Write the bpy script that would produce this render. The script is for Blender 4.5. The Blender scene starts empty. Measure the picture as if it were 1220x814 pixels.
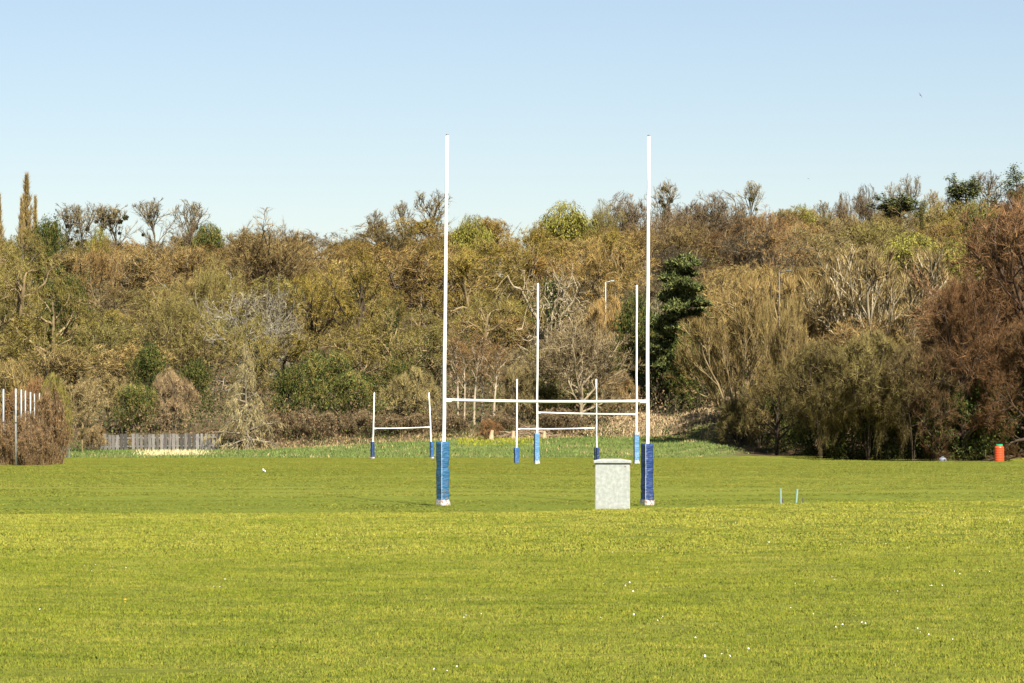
import bpy, bmesh, math, random
import numpy as np
from mathutils import Vector, Matrix
C = bpy.context.scene
rad = math.radians
F, HY, CH = 4104.0, 507.0, 2.2          # focal length (px of 1220), horizon row, eye height
# ------------------------------------------------------------------ camera, sky, sun, exposure
cam = bpy.data.cameras.new('camera'); co = bpy.data.objects.new('camera', cam); C.collection.objects.link(co)
co.location = (0, 0, CH); co.rotation_euler = (rad(90), 0, 0)
cam.sensor_width = 36; cam.lens = F/1220*36; cam.shift_y = (HY-407)/1220
cam.clip_start = .5; cam.clip_end = 5000
C.camera = co
SUN_EL, SUN_AZ = 47, 24                 # azimuth: degrees to the right of straight behind the camera
w = bpy.data.worlds.new('World'); C.world = w; w.use_nodes = True
nt = w.node_tree; nt.nodes.clear()
sky = nt.nodes.new('ShaderNodeTexSky'); sky.sky_type = 'NISHITA'; sky.sun_disc = False
sky.sun_elevation = rad(SUN_EL); sky.sun_rotation = rad(180-SUN_AZ)
sky.air_density = 1.0; sky.dust_density = 0.35; sky.ozone_density = 1.8; sky.altitude = 0
bg = nt.nodes.new('ShaderNodeBackground'); bg.inputs['Strength'].default_value = 0.05
wo = nt.nodes.new('ShaderNodeOutputWorld')
tint = nt.nodes.new('ShaderNodeMix'); tint.data_type = 'RGBA'; tint.blend_type = 'MULTIPLY'; tint.inputs[0].default_value = 1
tint.inputs[7].default_value = (1.0, .945, .96, 1)
nt.links.new(sky.outputs[0], tint.inputs[6]); nt.links.new(tint.outputs[2], bg.inputs[0]); nt.links.new(bg.outputs[0], wo.inputs[0])
sl = bpy.data.lights.new('sun', 'SUN'); sl.energy = 5.0; sl.angle = rad(.5); sl.color = (1, .94, .84)
so = bpy.data.objects.new('sun', sl); C.collection.objects.link(so)
sd = Vector((math.sin(rad(SUN_AZ))*math.cos(rad(SUN_EL)), -math.cos(rad(SUN_AZ))*math.cos(rad(SUN_EL)), math.sin(rad(SUN_EL))))
so.rotation_euler = sd.to_track_quat('Z', 'Y').to_euler(); so.location = (30, -40, 60)
C.view_settings.view_transform = 'Standard'; C.view_settings.look = 'None'
C.view_settings.exposure = 1.35; C.view_settings.gamma = 1
C.cycles.max_bounces = 5; C.cycles.diffuse_bounces = 3; C.cycles.transmission_bounces = 2
C.cycles.transparent_max_bounces = 4

# ------------------------------------------------------------------ helpers
def lin(r, g, b):
    f = lambda c: ((c/255+.055)/1.055)**2.4 if c > 10 else c/255/12.92
    return (f(r), f(g), f(b), 1)
def link(o):
    C.collection.objects.link(o); return o
def tag(o, label=None, cat=None, group=None, kind=None):
    if label: o['label'] = label
    if cat: o['category'] = cat
    if group: o['group'] = group
    if kind: o['kind'] = kind
    return o
def thing(name, label, cat, loc=(0, 0, 0), rz=0, group=None):
    o = link(bpy.data.objects.new(name, None)); o.empty_display_size = .3
    o.location = loc; o.rotation_euler = (0, 0, rz)
    return tag(o, label, cat, group)
def mesh_np(name, V, faces, mats, midx=None, smooth=False, cols=None):
    """V (n,3); faces = list of int arrays (m,k)"""
    me = bpy.data.meshes.new(name)
    V = np.asarray(V, np.float32); me.vertices.add(len(V)); me.vertices.foreach_set('co', V.ravel())
    faces = [f for f in faces if len(f)]
    tot = np.concatenate([np.full(len(f), f.shape[1], np.int32) for f in faces])
    idx = np.concatenate([np.asarray(f, np.int32).ravel() for f in faces])
    st = np.concatenate([[0], np.cumsum(tot)[:-1]]).astype(np.int32)
    me.loops.add(len(idx)); me.loops.foreach_set('vertex_index', idx)
    me.polygons.add(len(tot)); me.polygons.foreach_set('loop_start', st)
    for m in mats: me.materials.append(m)
    if midx is not None: me.polygons.foreach_set('material_index', np.asarray(midx, np.int32))
    if smooth: me.polygons.foreach_set('use_smooth', np.ones(len(tot), bool))
    if cols is not None:
        a = me.color_attributes.new('Col', 'FLOAT_COLOR', 'POINT')
        a.data.foreach_set('color', np.asarray(cols, np.float32).ravel())
    me.update(calc_edges=True)
    return me
def obj(name, me, parent=None, color=None):
    o = link(bpy.data.objects.new(name, me))
    if parent: o.parent = parent
    if color: o.color = tuple(color[:3])+(1,)
    return o
def bm_obj(name, bm, m, parent=None, smooth=False):
    me = bpy.data.meshes.new(name); bm.to_mesh(me); bm.free(); me.materials.append(m)
    if smooth:
        for p in me.polygons: p.use_smooth = True
    return obj(name, me, parent)
def tube(bm, pts, r, n=10, cap=True):
    pts = [Vector(p) for p in pts]
    r = r if isinstance(r, (list, tuple)) else [r]*len(pts)
    rings = []
    for i, p in enumerate(pts):
        t = (pts[min(i+1, len(pts)-1)]-pts[max(i-1, 0)]).normalized()
        a = Vector((0, 0, 1)) if abs(t.z) < .9 else Vector((1, 0, 0))
        u = t.cross(a).normalized(); v = t.cross(u)
        rings.append([bm.verts.new(p+(u*math.cos(2*math.pi*k/n)+v*math.sin(2*math.pi*k/n))*r[i]) for k in range(n)])
    for a, b in zip(rings, rings[1:]):
        for k in range(n): bm.faces.new((a[k], b[k], b[(k+1) % n], a[(k+1) % n]))
    if cap:
        bm.faces.new(rings[0]); bm.faces.new(rings[-1][::-1])
def box(bm, x0, x1, y0, y1, z0, z1):
    v = [bm.verts.new((x, y, z)) for x in (x0, x1) for y in (y0, y1) for z in (z0, z1)]
    for f in ((0, 1, 3, 2), (4, 6, 7, 5), (0, 4, 5, 1), (2, 3, 7, 6), (0, 2, 6, 4), (1, 5, 7, 3)):
        bm.faces.new([v[i] for i in f])
def lathe(bm, prof, n=24):
    rings = [[bm.verts.new((r*math.cos(2*math.pi*k/n), r*math.sin(2*math.pi*k/n), z)) for k in range(n)] for r, z in prof]
    for a, b in zip(rings, rings[1:]):
        for k in range(n): bm.faces.new((a[k], a[(k+1) % n], b[(k+1) % n], b[k]))
    bm.faces.new(rings[0][::-1]); bm.faces.new(rings[-1])

# ------------------------------------------------------------------ terrain
def lerp(x, xs, ys): return np.interp(x, xs, ys)
def sstep(a, b, x):
    t = np.clip((x-a)/(b-a), 0, 1); return t*t*(3-2*t)
def crest(x): return lerp(x, [-14, 0, 2.1, 6.6, 11.9, 16], [.08, .16, .23, .39, .49, .55])
def d0(x): return lerp(x, [-8, 12, 15, 21, 37, 60], [262, 264, 251, 237, 229, 229])
def vz(x): return lerp(x, [-19, -4, 12, 17, 21], [.28, 1.15, 1.35, .35, -.35])
def ground(x, d):
    x = np.asarray(x, float); d = np.asarray(d, float)
    c = crest(x)
    near = c+(.52-c)*np.clip((78-d)/58, 0, 1)
    z = near*(1-sstep(78, 87, d))
    z = z+.03*np.sin(x*.21+d*.13)*np.sin(d*.071+1)*sstep(100, 110, d)*(1-sstep(200, 235, d))
    z = z+.24*sstep(84, 114, d)*(1-sstep(130, 190, d))-.062*sstep(82, 88, d)*(1-sstep(94, 110, d))   # the pitch lies slightly crowned
    e = d0(x)
    z = z+vz(x)*sstep(e-25, e, d)
    u = np.clip(d-e, 0, 310)
    return z+1.0*(1-np.exp(-u/7))+.08*u*(1+.0012*np.clip(x, -80, 80))
def gz(x, d): return float(ground(x, d))
def P(px, py, d): return Vector(((px-610)/F*d, d, CH+(HY-py)/F*d))
def G(px, d):
    x = (px-610)/F*d; return Vector((x, d, gz(x, d)))
def on_plane(px, py):                    # point of the flat pitch seen at a pixel
    d = F*CH/(py-HY); return Vector(((px-610)/F*d, d, gz((px-610)/F*d, d)))

# ------------------------------------------------------------------ materials
class NB:
    def __init__(s, name, rough=.8, spec=.3):
        s.m = bpy.data.materials.new(name); s.m.use_nodes = True
        s.t = s.m.node_tree; s.b = s.t.nodes['Principled BSDF']
        s.b.inputs['Roughness'].default_value = rough; s.b.inputs['Specular IOR Level'].default_value = spec
    def n(s, typ, **k):
        nd = s.t.nodes.new(typ)
        for a, v in k.items(): setattr(nd, a, v)
        return nd
    def l(s, a, b): s.t.links.new(a, b)
    def pos(s): return s.n('ShaderNodeNewGeometry').outputs['Position']
    def objco(s): return s.n('ShaderNodeTexCoord').outputs['Object']
    def noise(s, scale, detail=3, vec=None, stretch=None, rough=.55):
        nd = s.n('ShaderNodeTexNoise'); nd.inputs['Scale'].default_value = scale
        nd.inputs['Detail'].default_value = detail; nd.inputs['Roughness'].default_value = rough
        vec = vec or s.pos()
        if stretch:
            mp = s.n('ShaderNodeMapping'); mp.inputs['Scale'].default_value = stretch; s.l(vec, mp.inputs[0]); vec = mp.outputs[0]
        s.l(vec, nd.inputs['Vector']); return nd.outputs['Fac']
    def ramp(s, fac, stops, interp='LINEAR'):
        nd = s.n('ShaderNodeValToRGB'); cr = nd.color_ramp; cr.interpolation = interp
        while len(cr.elements) < len(stops): cr.elements.new(.5)
        for e, (p, c) in zip(cr.elements, stops):
            e.position = p; e.color = c if len(c) == 4 else (*c, 1)
        s.l(fac, nd.inputs[0]); return nd.outputs[0]
    def mix(s, fac, a, b, mode='MIX'):
        nd = s.n('ShaderNodeMix', data_type='RGBA', blend_type=mode)
        for v, i in ((fac, 0), (a, 6), (b, 7)):
            if hasattr(v, 'links'): s.l(v, nd.inputs[i])
            else: nd.inputs[i].default_value = v
        return nd.outputs[2]
    def math(s, op, a, b=0.0, clamp=False):
        nd = s.n('ShaderNodeMath', operation=op, use_clamp=clamp)
        for v, i in ((a, 0), (b, 1)):
            if hasattr(v, 'links'): s.l(v, nd.inputs[i])
            else: nd.inputs[i].default_value = v
        return nd.outputs[0]
    def col(s, c):
        if hasattr(c, 'links'): s.l(c, s.b.inputs['Base Color'])
        else: s.b.inputs['Base Color'].default_value = c
        return s
    def bump(s, h, strength=.4, dist=.02):
        nd = s.n('ShaderNodeBump'); nd.inputs['Strength'].default_value = strength; nd.inputs['Distance'].default_value = dist
        s.l(h, nd.inputs['Height']); s.l(nd.outputs[0], s.b.inputs['Normal']); return s
    def upnormal(s, k):
        g = s.n('ShaderNodeNewGeometry'); m1 = s.n('ShaderNodeVectorMath', operation='SCALE'); m1.inputs['Scale'].default_value = 1-k
        s.l(g.outputs['Normal'], m1.inputs[0])
        a = s.n('ShaderNodeVectorMath', operation='ADD'); s.l(m1.outputs[0], a.inputs[0]); a.inputs[1].default_value = (0, 0, k)
        nn = s.n('ShaderNodeVectorMath', operation='NORMALIZE'); s.l(a.outputs[0], nn.inputs[0]); s.l(nn.outputs[0], s.b.inputs['Normal'])
        return s
    def island(s): return s.n('ShaderNodeNewGeometry').outputs['Random Per Island']
    def objcol(s): return s.n('ShaderNodeObjectInfo').outputs['Color']

def vary(b, base, lo=.45, hi=1.45, pw=1.0):
    r = b.island()
    f = b.ramp(r, [(0, (lo,)*3), (.5, (.95, .93, .9)), (1, (hi, hi*.98, hi*.93))])
    return b.mix(1.0, base, f, 'MULTIPLY')
def leafy(name, dark, mid, light, rough=.75):
    b = NB(name, rough, .12)
    b.col(b.ramp(b.island(), [(0, dark), (.5, mid), (1, light)])); return b.m

b = NB('twig', .85, .15); b.col(vary(b, b.objcol(), .3, 1.75)); TWIG = b.m
b = NB('bark', .9, .15)
n1 = b.noise(1.3, 5, b.objco(), (1, 1, .5)); b.col(b.mix(1.0, b.objcol(), b.ramp(n1, [(.3, (.45, .43, .4)), (.55, (.9, .88, .84)), (.75, (1.35, 1.35, 1.2))]), 'MULTIPLY'))
b.bump(b.noise(9, 4, b.objco(), (1, 1, .3)), .6, .05); BARK = b.m
LEAF_IVY = leafy('ivy_leaf', (.01, .017, .004), (.032, .048, .009), (.09, .105, .02))
LEAF_GOLD = leafy('golden_bud', (.04, .03, .006), (.135, .103, .016), (.25, .2, .035))
LEAF_OLIVE = leafy('olive_bud', (.04, .034, .008), (.125, .1, .018), (.26, .205, .042))
LEAF_LIME = leafy('lime_leaf', (.07, .068, .012), (.165, .155, .026), (.27, .25, .045))
LEAF_WILLOW = leafy('willow_leaf', (.07, .065, .022), (.15, .135, .045), (.26, .23, .085))
LEAF_PINE = leafy('pine_needle', (.012, .022, .008), (.072, .088, .022), (.2, .2, .065))
LEAF_MISTLE = leafy('mistletoe_leaf', (.025, .024, .006), (.062, .056, .014), (.12, .1, .03))
LEAF_DEAD = leafy('dead_leaf', (.03, .018, .01), (.12, .075, .04), (.24, .16, .09))
LEAF_GREEN = leafy('fresh_leaf', (.015, .028, .006), (.05, .07, .014), (.12, .14, .03))

def grassmat(name, blades, near):
    b = NB(name, .75, .1)
    p = b.pos()
    big = b.noise(.12, 4, p, (.5, 1, 1)); mid = b.noise(.9, 4, p); fine = b.noise(7, 5, p)
    if near: A, B_, D, S = (.138, .158, .0145), (.19, .198, .0225), (.225, .215, .043), (.07, .108, .009)
    else:    A, B_, D, S = (.112, .127, .0135), (.143, .146, .019), (.17, .16, .03), (.085, .105, .0115)
    c = b.ramp(big, [(.35, A), (.65, B_)])
    c = b.mix(b.ramp(mid, [(.4, (0, 0, 0)), (.75, (.75,)*3)]), c, (*D, 1))
    c = b.mix(b.ramp(b.noise(.45, 3, p, (.6, 1.6, 1)), [(.52, (0, 0, 0)), (.8, (.55,)*3)]), c, (*S, 1))
    c = b.mix(1.0, c, b.ramp(b.noise(3.2 if near else 1.6, 5, p, (.7, 1, 1), .65), [(.3, (.5, .6, .5)), (.5, (1, 1, 1)), (.7, (1.36, 1.28, 1.25))]), 'MULTIPLY')
    if near:                                             # the top of the bank is drier and paler, the turf lower down greener
        sx = b.n('ShaderNodeSeparateXYZ'); b.l(p, sx.inputs[0])
        dry = b.math('DIVIDE', b.math('SUBTRACT', b.math('ADD', sx.outputs['Y'], b.math('MULTIPLY', b.noise(.3, 4, p, (.5, 1, 1)), 26.0)), 50.0), 30.0, True)
        c = b.mix(1.0, c, b.ramp(dry, [(0, (.9, .89, .82)), (1, (1.22, 1.14, 1.26))]), 'MULTIPLY')
        c = b.mix(b.ramp(b.noise(14, 3, p), [(.5, (0, 0, 0)), (.7, (.6,)*3)]), c, (.075, .115, .01, 1))
    if blades:
        c = b.mix(1.0, c, b.ramp(b.island(), [(0, (.36, .52, .3)), (.22, (.78, .96, .65)), (.5, (1, 1, 1)), (.75, (1.12, 1.0, 1.1)), (.92, (1.3, 1.18, 1.35)), (1, (1.6, 1.45, 2.2))]), 'MULTIPLY')
        b.upnormal(.62)
    else:
        c = b.mix(1.0, c, b.ramp(fine, [(.3, (.7,)*3), (.7, (1.2,)*3)]), 'MULTIPLY')
        b.bump(b.noise(18, 5, p), .5, .04)
    b.col(c); return b.m
M_NEAR, M_PITCH = grassmat('bank_grass_blade', True, True), grassmat('pitch_grass_blade', True, False)
# field sheet: bank turf, pitch turf
b = NB('turf', .9, .1); p = b.pos()
sx = b.n('ShaderNodeSeparateXYZ'); b.l(p, sx.inputs[0])
edge = b.math('ADD', sx.outputs['Y'], b.math('MULTIPLY', b.noise(.5, 4, p), 4.0))
zone = b.ramp(b.math('DIVIDE', b.math('SUBTRACT', edge, 82.0), 3.0, True), [(0, (0, 0, 0)), (1, (1, 1, 1))])
cn = b.ramp(b.noise(.25, 4, p), [(.35, (.085, .1, .009)), (.65, (.12, .126, .015))])
cp = b.ramp(b.noise(.06, 5, p, (.35, 1, 1)), [(.35, (.098, .12, .0125)), (.52, (.12, .137, .0155)), (.68, (.15, .157, .022))])
c = b.mix(zone, cn, cp)
c = b.mix(1.0, c, b.ramp(b.noise(6, 6, p), [(.3, (.6,)*3), (.7, (1.3,)*3)]), 'MULTIPLY')
b.col(c).bump(b.noise(14, 5, p), .6, .05); M_TURF = b.m
b = NB('hill_earth', .95, .1); p = b.pos()
c = b.ramp(b.noise(.5, 6, p), [(.3, (.03, .025, .012)), (.5, (.075, .052, .027)), (.7, (.14, .1, .055))])  # earth darkened, painting in deeper shade where it shows between trees
b.col(c).bump(b.noise(3, 5, p), .8, .2); M_HILL = b.m
b = NB('verge_turf', .9, .1); p = b.pos()
c = b.ramp(b.noise(.35, 5, p, (.5, 1, 1)), [(.35, (.07, .1, .02)), (.55, (.115, .135, .035)), (.72, (.24, .2, .085))])
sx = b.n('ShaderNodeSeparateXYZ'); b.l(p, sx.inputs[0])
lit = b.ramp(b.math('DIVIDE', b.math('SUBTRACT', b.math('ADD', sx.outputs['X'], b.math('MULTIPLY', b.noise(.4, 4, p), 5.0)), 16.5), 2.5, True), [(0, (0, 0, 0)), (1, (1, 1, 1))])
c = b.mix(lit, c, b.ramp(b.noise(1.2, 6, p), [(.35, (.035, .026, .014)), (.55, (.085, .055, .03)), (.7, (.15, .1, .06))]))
b.col(c).bump(b.noise(6, 5, p), .8, .1); M_VERGE = b.m
b = NB('col_leaf', .8, .15); a = b.n('ShaderNodeVertexColor', layer_name='Col'); b.col(vary(b, a.outputs[0], .5, 1.5)); b.upnormal(.25); M_COL = b.m
def paint(name, c, rough=.5, spec=.4, dirt=None, amt=.5, sc=3):
    b = NB(name, rough, spec)
    if dirt: b.col(b.mix(b.ramp(b.noise(sc, 6, b.objco()), [(.46, (0, 0, 0)), (.62, (amt,)*3)]), (*c, 1), (*dirt, 1)))
    else: b.col((*c, 1))
    return b.m
M_WHITE = paint('white_paint', (.82, .82, .8), .35, .5, (.6, .58, .52), .4, 2)
M_CAP = paint('dark_cap', (.12, .12, .12))
def padmat(name, c, dirt, amt):
    b = NB(name, .42, .5); o = b.objco()
    s = b.n('ShaderNodeSeparateXYZ'); b.l(o, s.inputs[0])
    low = b.math('MULTIPLY', b.math('SUBTRACT', 1.0, b.math('DIVIDE', s.outputs['Z'], .75), True), 1.0, True)
    m = b.math('MULTIPLY', b.ramp(b.noise(9, 6, o, (1, 1, .6)), [(.45, (0, 0, 0)), (.66, (1,)*3)]), b.math('ADD', b.math('MULTIPLY', low, .75), amt), True)
    b.col(b.mix(m, (*c, 1), (*dirt, 1)))
    b.bump(b.noise(5, 4, o, (1, 1, 2.6)), .9, .07); return b.m
M_PADL = padmat('sky_blue_vinyl', (.017, .093, .19), (.15, .12, .1), .14)
M_PADN = padmat('navy_vinyl', (.008, .032, .125), (.09, .09, .1), .08)
M_PADP = padmat('pale_blue_vinyl', (.065, .18, .33), (.3, .4, .45), .12)
M_PADB = padmat('bright_blue_vinyl', (.018, .085, .24), (.08, .14, .25), .05)
M_BAND = paint('scuffed_white_vinyl', (.5, .48, .46), .6, .3, (.2, .1, .045), .9, 14)
M_SEAM = paint('pale_seam', (.4, .5, .6))
b = NB('galvanised_box', .55, .4); o = b.objco()
v = b.n('ShaderNodeTexVoronoi'); v.inputs['Scale'].default_value = 14; b.l(o, v.inputs['Vector'])
c = b.mix(b.ramp(b.noise(11, 5, o), [(.42, (0,)*3), (.62, (1,)*3)]), (.255, .272, .242, 1), (.345, .352, .322, 1))
c = b.mix(b.ramp(v.outputs['Color'], [(.5, (0,)*3), (.9, (.5,)*3)]), c, (.265, .285, .255, 1)); b.col(c)
b.bump(b.noise(3, 2, o), .1, .02); M_BOX = b.m
M_RUST = paint('rusty_iron', (.16, .07, .035), .8)
M_DARK = paint('dark_iron', (.03, .03, .03))
b = NB('galvanised_pole', .45, .5); b.col(b.ramp(b.noise(4, 5, b.objco(), (6, 6, 1)), [(.35, (.15, .165, .16)), (.65, (.33, .35, .34))])); M_GALV = b.m
M_TUBE = paint('pale_green_plastic', (.2, .3, .24), .45, .4, (.2, .3, .25), .5, 6)
M_STAKE = paint('weathered_stake', (.12, .1, .085), .9, .1, (.08, .06, .05), .8, 8)
M_ORANGE = paint('orange_plastic', (.55, .065, .015), .35, .5, (.4, .06, .02), .5, 4)
M_LID = paint('green_lid', (.02, .3, .13), .4)
M_GREY = paint('grey_plastic', (.15, .16, .19), .5)
M_LAMP = paint('white_lamp_paint', (.38, .38, .36), .4)
M_LAMPG = paint('grey_lamp_paint', (.11, .105, .095), .6)
b = NB('weathered_paling', .9, .1); o = b.pos(); b.col(b.mix(1.0, b.objcol(), b.ramp(b.noise(3, 5, o, (8, 8, .6)), [(.3, (.5,)*3), (.7, (1.35,)*3)]), 'MULTIPLY')); M_PALE = b.m
M_CUT = paint('cut_wood', (.5, .34, .2), .9, .1, (.3, .2, .12), .6, 5)
M_FEATHER = paint('white_feather', (.75, .75, .74), .8); M_WING = paint('grey_feather', (.14, .14, .16), .8)
M_DARKBIRD = paint('dark_feather', (.05, .05, .055), .8)
M_BEAK = paint('beak', (.4, .25, .05))
M_PETAL = paint('daisy_petal', (.82, .82, .8), .7); M_YOLK = paint('dandelion_yellow', (.7, .4, .01), .7)

# ------------------------------------------------------------------ ground sheets
def sheet(name, xs, ds, m, kind='structure'):
    X, D = np.meshgrid(xs, ds); Z = ground(X, D)
    V = np.stack([X, D, Z], -1).reshape(-1, 3); nx = len(xs)
    i, j = np.meshgrid(np.arange(nx-1), np.arange(len(ds)-1)); a = (j*nx+i).ravel()
    o = obj(name, mesh_np(name, V, [np.stack([a, a+1, a+nx+1, a+nx], 1)], [m], smooth=True)); o['kind'] = kind
    return o
xs = np.unique(np.concatenate([np.linspace(-400, -60, 18), np.linspace(-60, 60, 121), np.linspace(60, 400, 18)]))
sheet('ground', xs, np.unique(np.concatenate([np.linspace(-300, 10, 8), np.linspace(10, 110, 101), np.linspace(110, 232, 62)])), M_TURF)
sheet('verge', xs, np.linspace(232, 262, 31), M_VERGE)
hs = sheet('hillside', xs, np.unique(np.concatenate([np.linspace(262, 300, 39), np.linspace(300, 600, 61), np.linspace(600, 2000, 8)])), M_HILL)

# ------------------------------------------------------------------ grass (stuff): blades of one patch set out over the field by geometry nodes inside the same object
def scatter_group():
    ng = bpy.data.node_groups.new('blade_scatter', 'GeometryNodeTree')
    ng.interface.new_socket('Geometry', in_out='INPUT', socket_type='NodeSocketGeometry')
    ng.interface.new_socket('Geometry', in_out='OUTPUT', socket_type='NodeSocketGeometry')
    N = ng.nodes.new; L = ng.links.new
    gi, go = N('NodeGroupInput'), N('NodeGroupOutput')
    at = N('GeometryNodeInputNamedAttribute'); at.data_type = 'BOOLEAN'; at.inputs['Name'].default_value = 'spot'
    ro = N('GeometryNodeInputNamedAttribute'); ro.data_type = 'FLOAT_VECTOR'; ro.inputs['Name'].default_value = 'rot'
    sc = N('GeometryNodeInputNamedAttribute'); sc.data_type = 'FLOAT'; sc.inputs['Name'].default_value = 'size'
    sp = N('GeometryNodeSeparateGeometry'); sp.domain = 'POINT'
    ip = N('GeometryNodeInstanceOnPoints')
    L(gi.outputs[0], sp.inputs[0]); L(at.outputs[0], sp.inputs['Selection'])
    L(sp.outputs[0], ip.inputs['Points']); L(sp.outputs[1], ip.inputs['Instance'])
    L(ro.outputs[0], ip.inputs['Rotation']); L(sc.outputs[0], ip.inputs['Scale'])
    L(ip.outputs[0], go.inputs[0]); return ng
NG = scatter_group()
def blades(rng, n, size, hmin, hmax, wd, lean, clump=0):
    base = np.c_[rng.uniform(-size/2, size/2, (n, 2)), np.zeros(n)]
    if clump:
        c = rng.uniform(-size/2, size/2, (clump, 2)); k = rng.integers(0, clump, n//2)
        base[:n//2, :2] = c[k]+rng.normal(0, .03, (n//2, 2))*size/1.2
    a = rng.uniform(0, 2*np.pi, n); h = rng.uniform(hmin, hmax, n)*np.where(rng.random(n) < .06, 1.5, 1)
    ww = wd*rng.uniform(.6, 1.3, n); u = np.c_[np.cos(a), np.sin(a), np.zeros(n)]*ww[:, None]
    ta = rng.uniform(0, 2*np.pi, n); tl = rng.random(n)**.7*lean
    tip = base+np.c_[np.cos(ta)*np.sin(tl)*h, np.sin(ta)*np.sin(tl)*h, np.cos(tl)*h]
    V = np.stack([base-u, base+u, tip], 1).reshape(-1, 3); V[:, 2] -= .004
    return V, np.arange(3*n).reshape(-1, 3)
def scatter(name, V, Fc, m, pts, rng, smin, smax):
    n, k = len(V), len(pts)
    me = mesh_np(name, np.concatenate([V, pts]), [Fc], [m])
    a = me.attributes.new('spot', 'BOOLEAN', 'POINT'); a.data.foreach_set('value', np.r_[np.zeros(n, bool), np.ones(k, bool)])
    r = np.zeros((n+k, 3), np.float32); r[n:, 2] = rng.uniform(0, 6.283, k)
    r[n:, 0] = np.arctan2(ground(pts[:, 0], pts[:, 1]+.5)-ground(pts[:, 0], pts[:, 1]-.5), 1)*0
    a = me.attributes.new('rot', 'FLOAT_VECTOR', 'POINT'); a.data.foreach_set('vector', r.ravel())
    a = me.attributes.new('size', 'FLOAT', 'POINT'); a.data.foreach_set('value', rng.uniform(smin, smax, n+k).astype(np.float32))
    o = obj(name, me); o['kind'] = 'stuff'
    md = o.modifiers.new('scatter', 'NODES'); md.node_group = NG
    return o
def cells(rng, dA, dB, step, slack=3.0):
    out = []
    d = dA
    while d < dB:
        hw = d*.152+slack; xsx = np.arange(-hw, hw, step)
        out.append(np.c_[xsx+rng.uniform(-.3, .3, len(xsx))*step, d+rng.uniform(-.3, .3, len(xsx))*step]); d += step
    p = np.concatenate(out); return np.c_[p, ground(p[:, 0], p[:, 1])]
rng = np.random.default_rng(3)
V, Fc = blades(rng, 4200, 1.2, .01, .032, .0034, 1.4, 60)
o = scatter('mown_grass', V, Fc, M_NEAR, cells(rng, 20, 50, .85), rng, .8, 1.25)
tag(o, 'short sunlit yellow green grass on the near bank', 'grass')
V, Fc = blades(rng, 3600, 2.2, .012, .038, .007, 1.4, 80)
o = scatter('bank_grass', V, Fc, M_NEAR, cells(rng, 49, 84, 1.5), rng, .8, 1.25)
tag(o, 'short grass running up to the low crest before the pitch', 'grass')
V, Fc = blades(rng, 3000, 5, .008, .026, .02, 1.3, 0)
o = scatter('pitch_grass', V, Fc, M_PITCH, cells(rng, 85.5, 236, 3.4, 8), rng, .8, 1.2)
tag(o, 'mown olive green turf of the rugby pitch', 'grass')
# daisies in drifts (stuff)
vs, fs = [], []
spots = [(240, 640), (400, 640), (130, 680), (415, 668), (10, 727), (262, 701), (895, 608), (960, 612), (1130, 605), (1180, 618), (870, 620), (1090, 640), (1010, 690), (950, 700), (1080, 700), (1150, 690), (1030, 655), (960, 725), (1020, 745), (880, 785), (830, 755), (1170, 650), (740, 700), (760, 660), (780, 740), (580, 738), (540, 800), (930, 650), (1150, 720), (1110, 760)]
for px, py in spots:
    for k in range(rng.integers(2, 7)):
        x_, y_ = px+rng.normal(0, 22), py+rng.normal(0, 5)
        if y_ < 616 or y_ > 812: continue
        d = F*(CH-.35)/(y_-HY)
        for _ in range(3): d = F*(CH-gz((x_-610)/F*d, d))/(y_-HY)
        p = G(x_, d); r = rng.uniform(.004, .0085); n0 = len(vs)
        z = p.z+rng.uniform(.02, .034)
        vs.append((p.x, p.y, z+.006))
        for q in range(6): vs.append((p.x+r*math.cos(q*1.047), p.y+r*math.sin(q*1.047)*1.0, z+rng.uniform(-.004, .012)))
        for q in range(6): fs.append((n0, n0+1+q, n0+1+(q+1) % 6))
o = obj('daisies', mesh_np('daisies', np.array(vs), [np.array(fs)], [M_PETAL])); o['kind'] = 'stuff'; tag(o, 'small white daisies scattered in the near grass', 'daisies')
p = G(149, F*(CH-.42)/(719-HY)); bm = bmesh.new(); lathe(bm, [(.003, -.03), (.004, -.006), (.012, 0), (.015, .005), (.009, .01)], 10)
o = bm_obj('dandelion', bm, M_YOLK); o.location = p+Vector((0, 0, .03)); tag(o, 'single yellow dandelion head in the near grass at left', 'flower')

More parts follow.
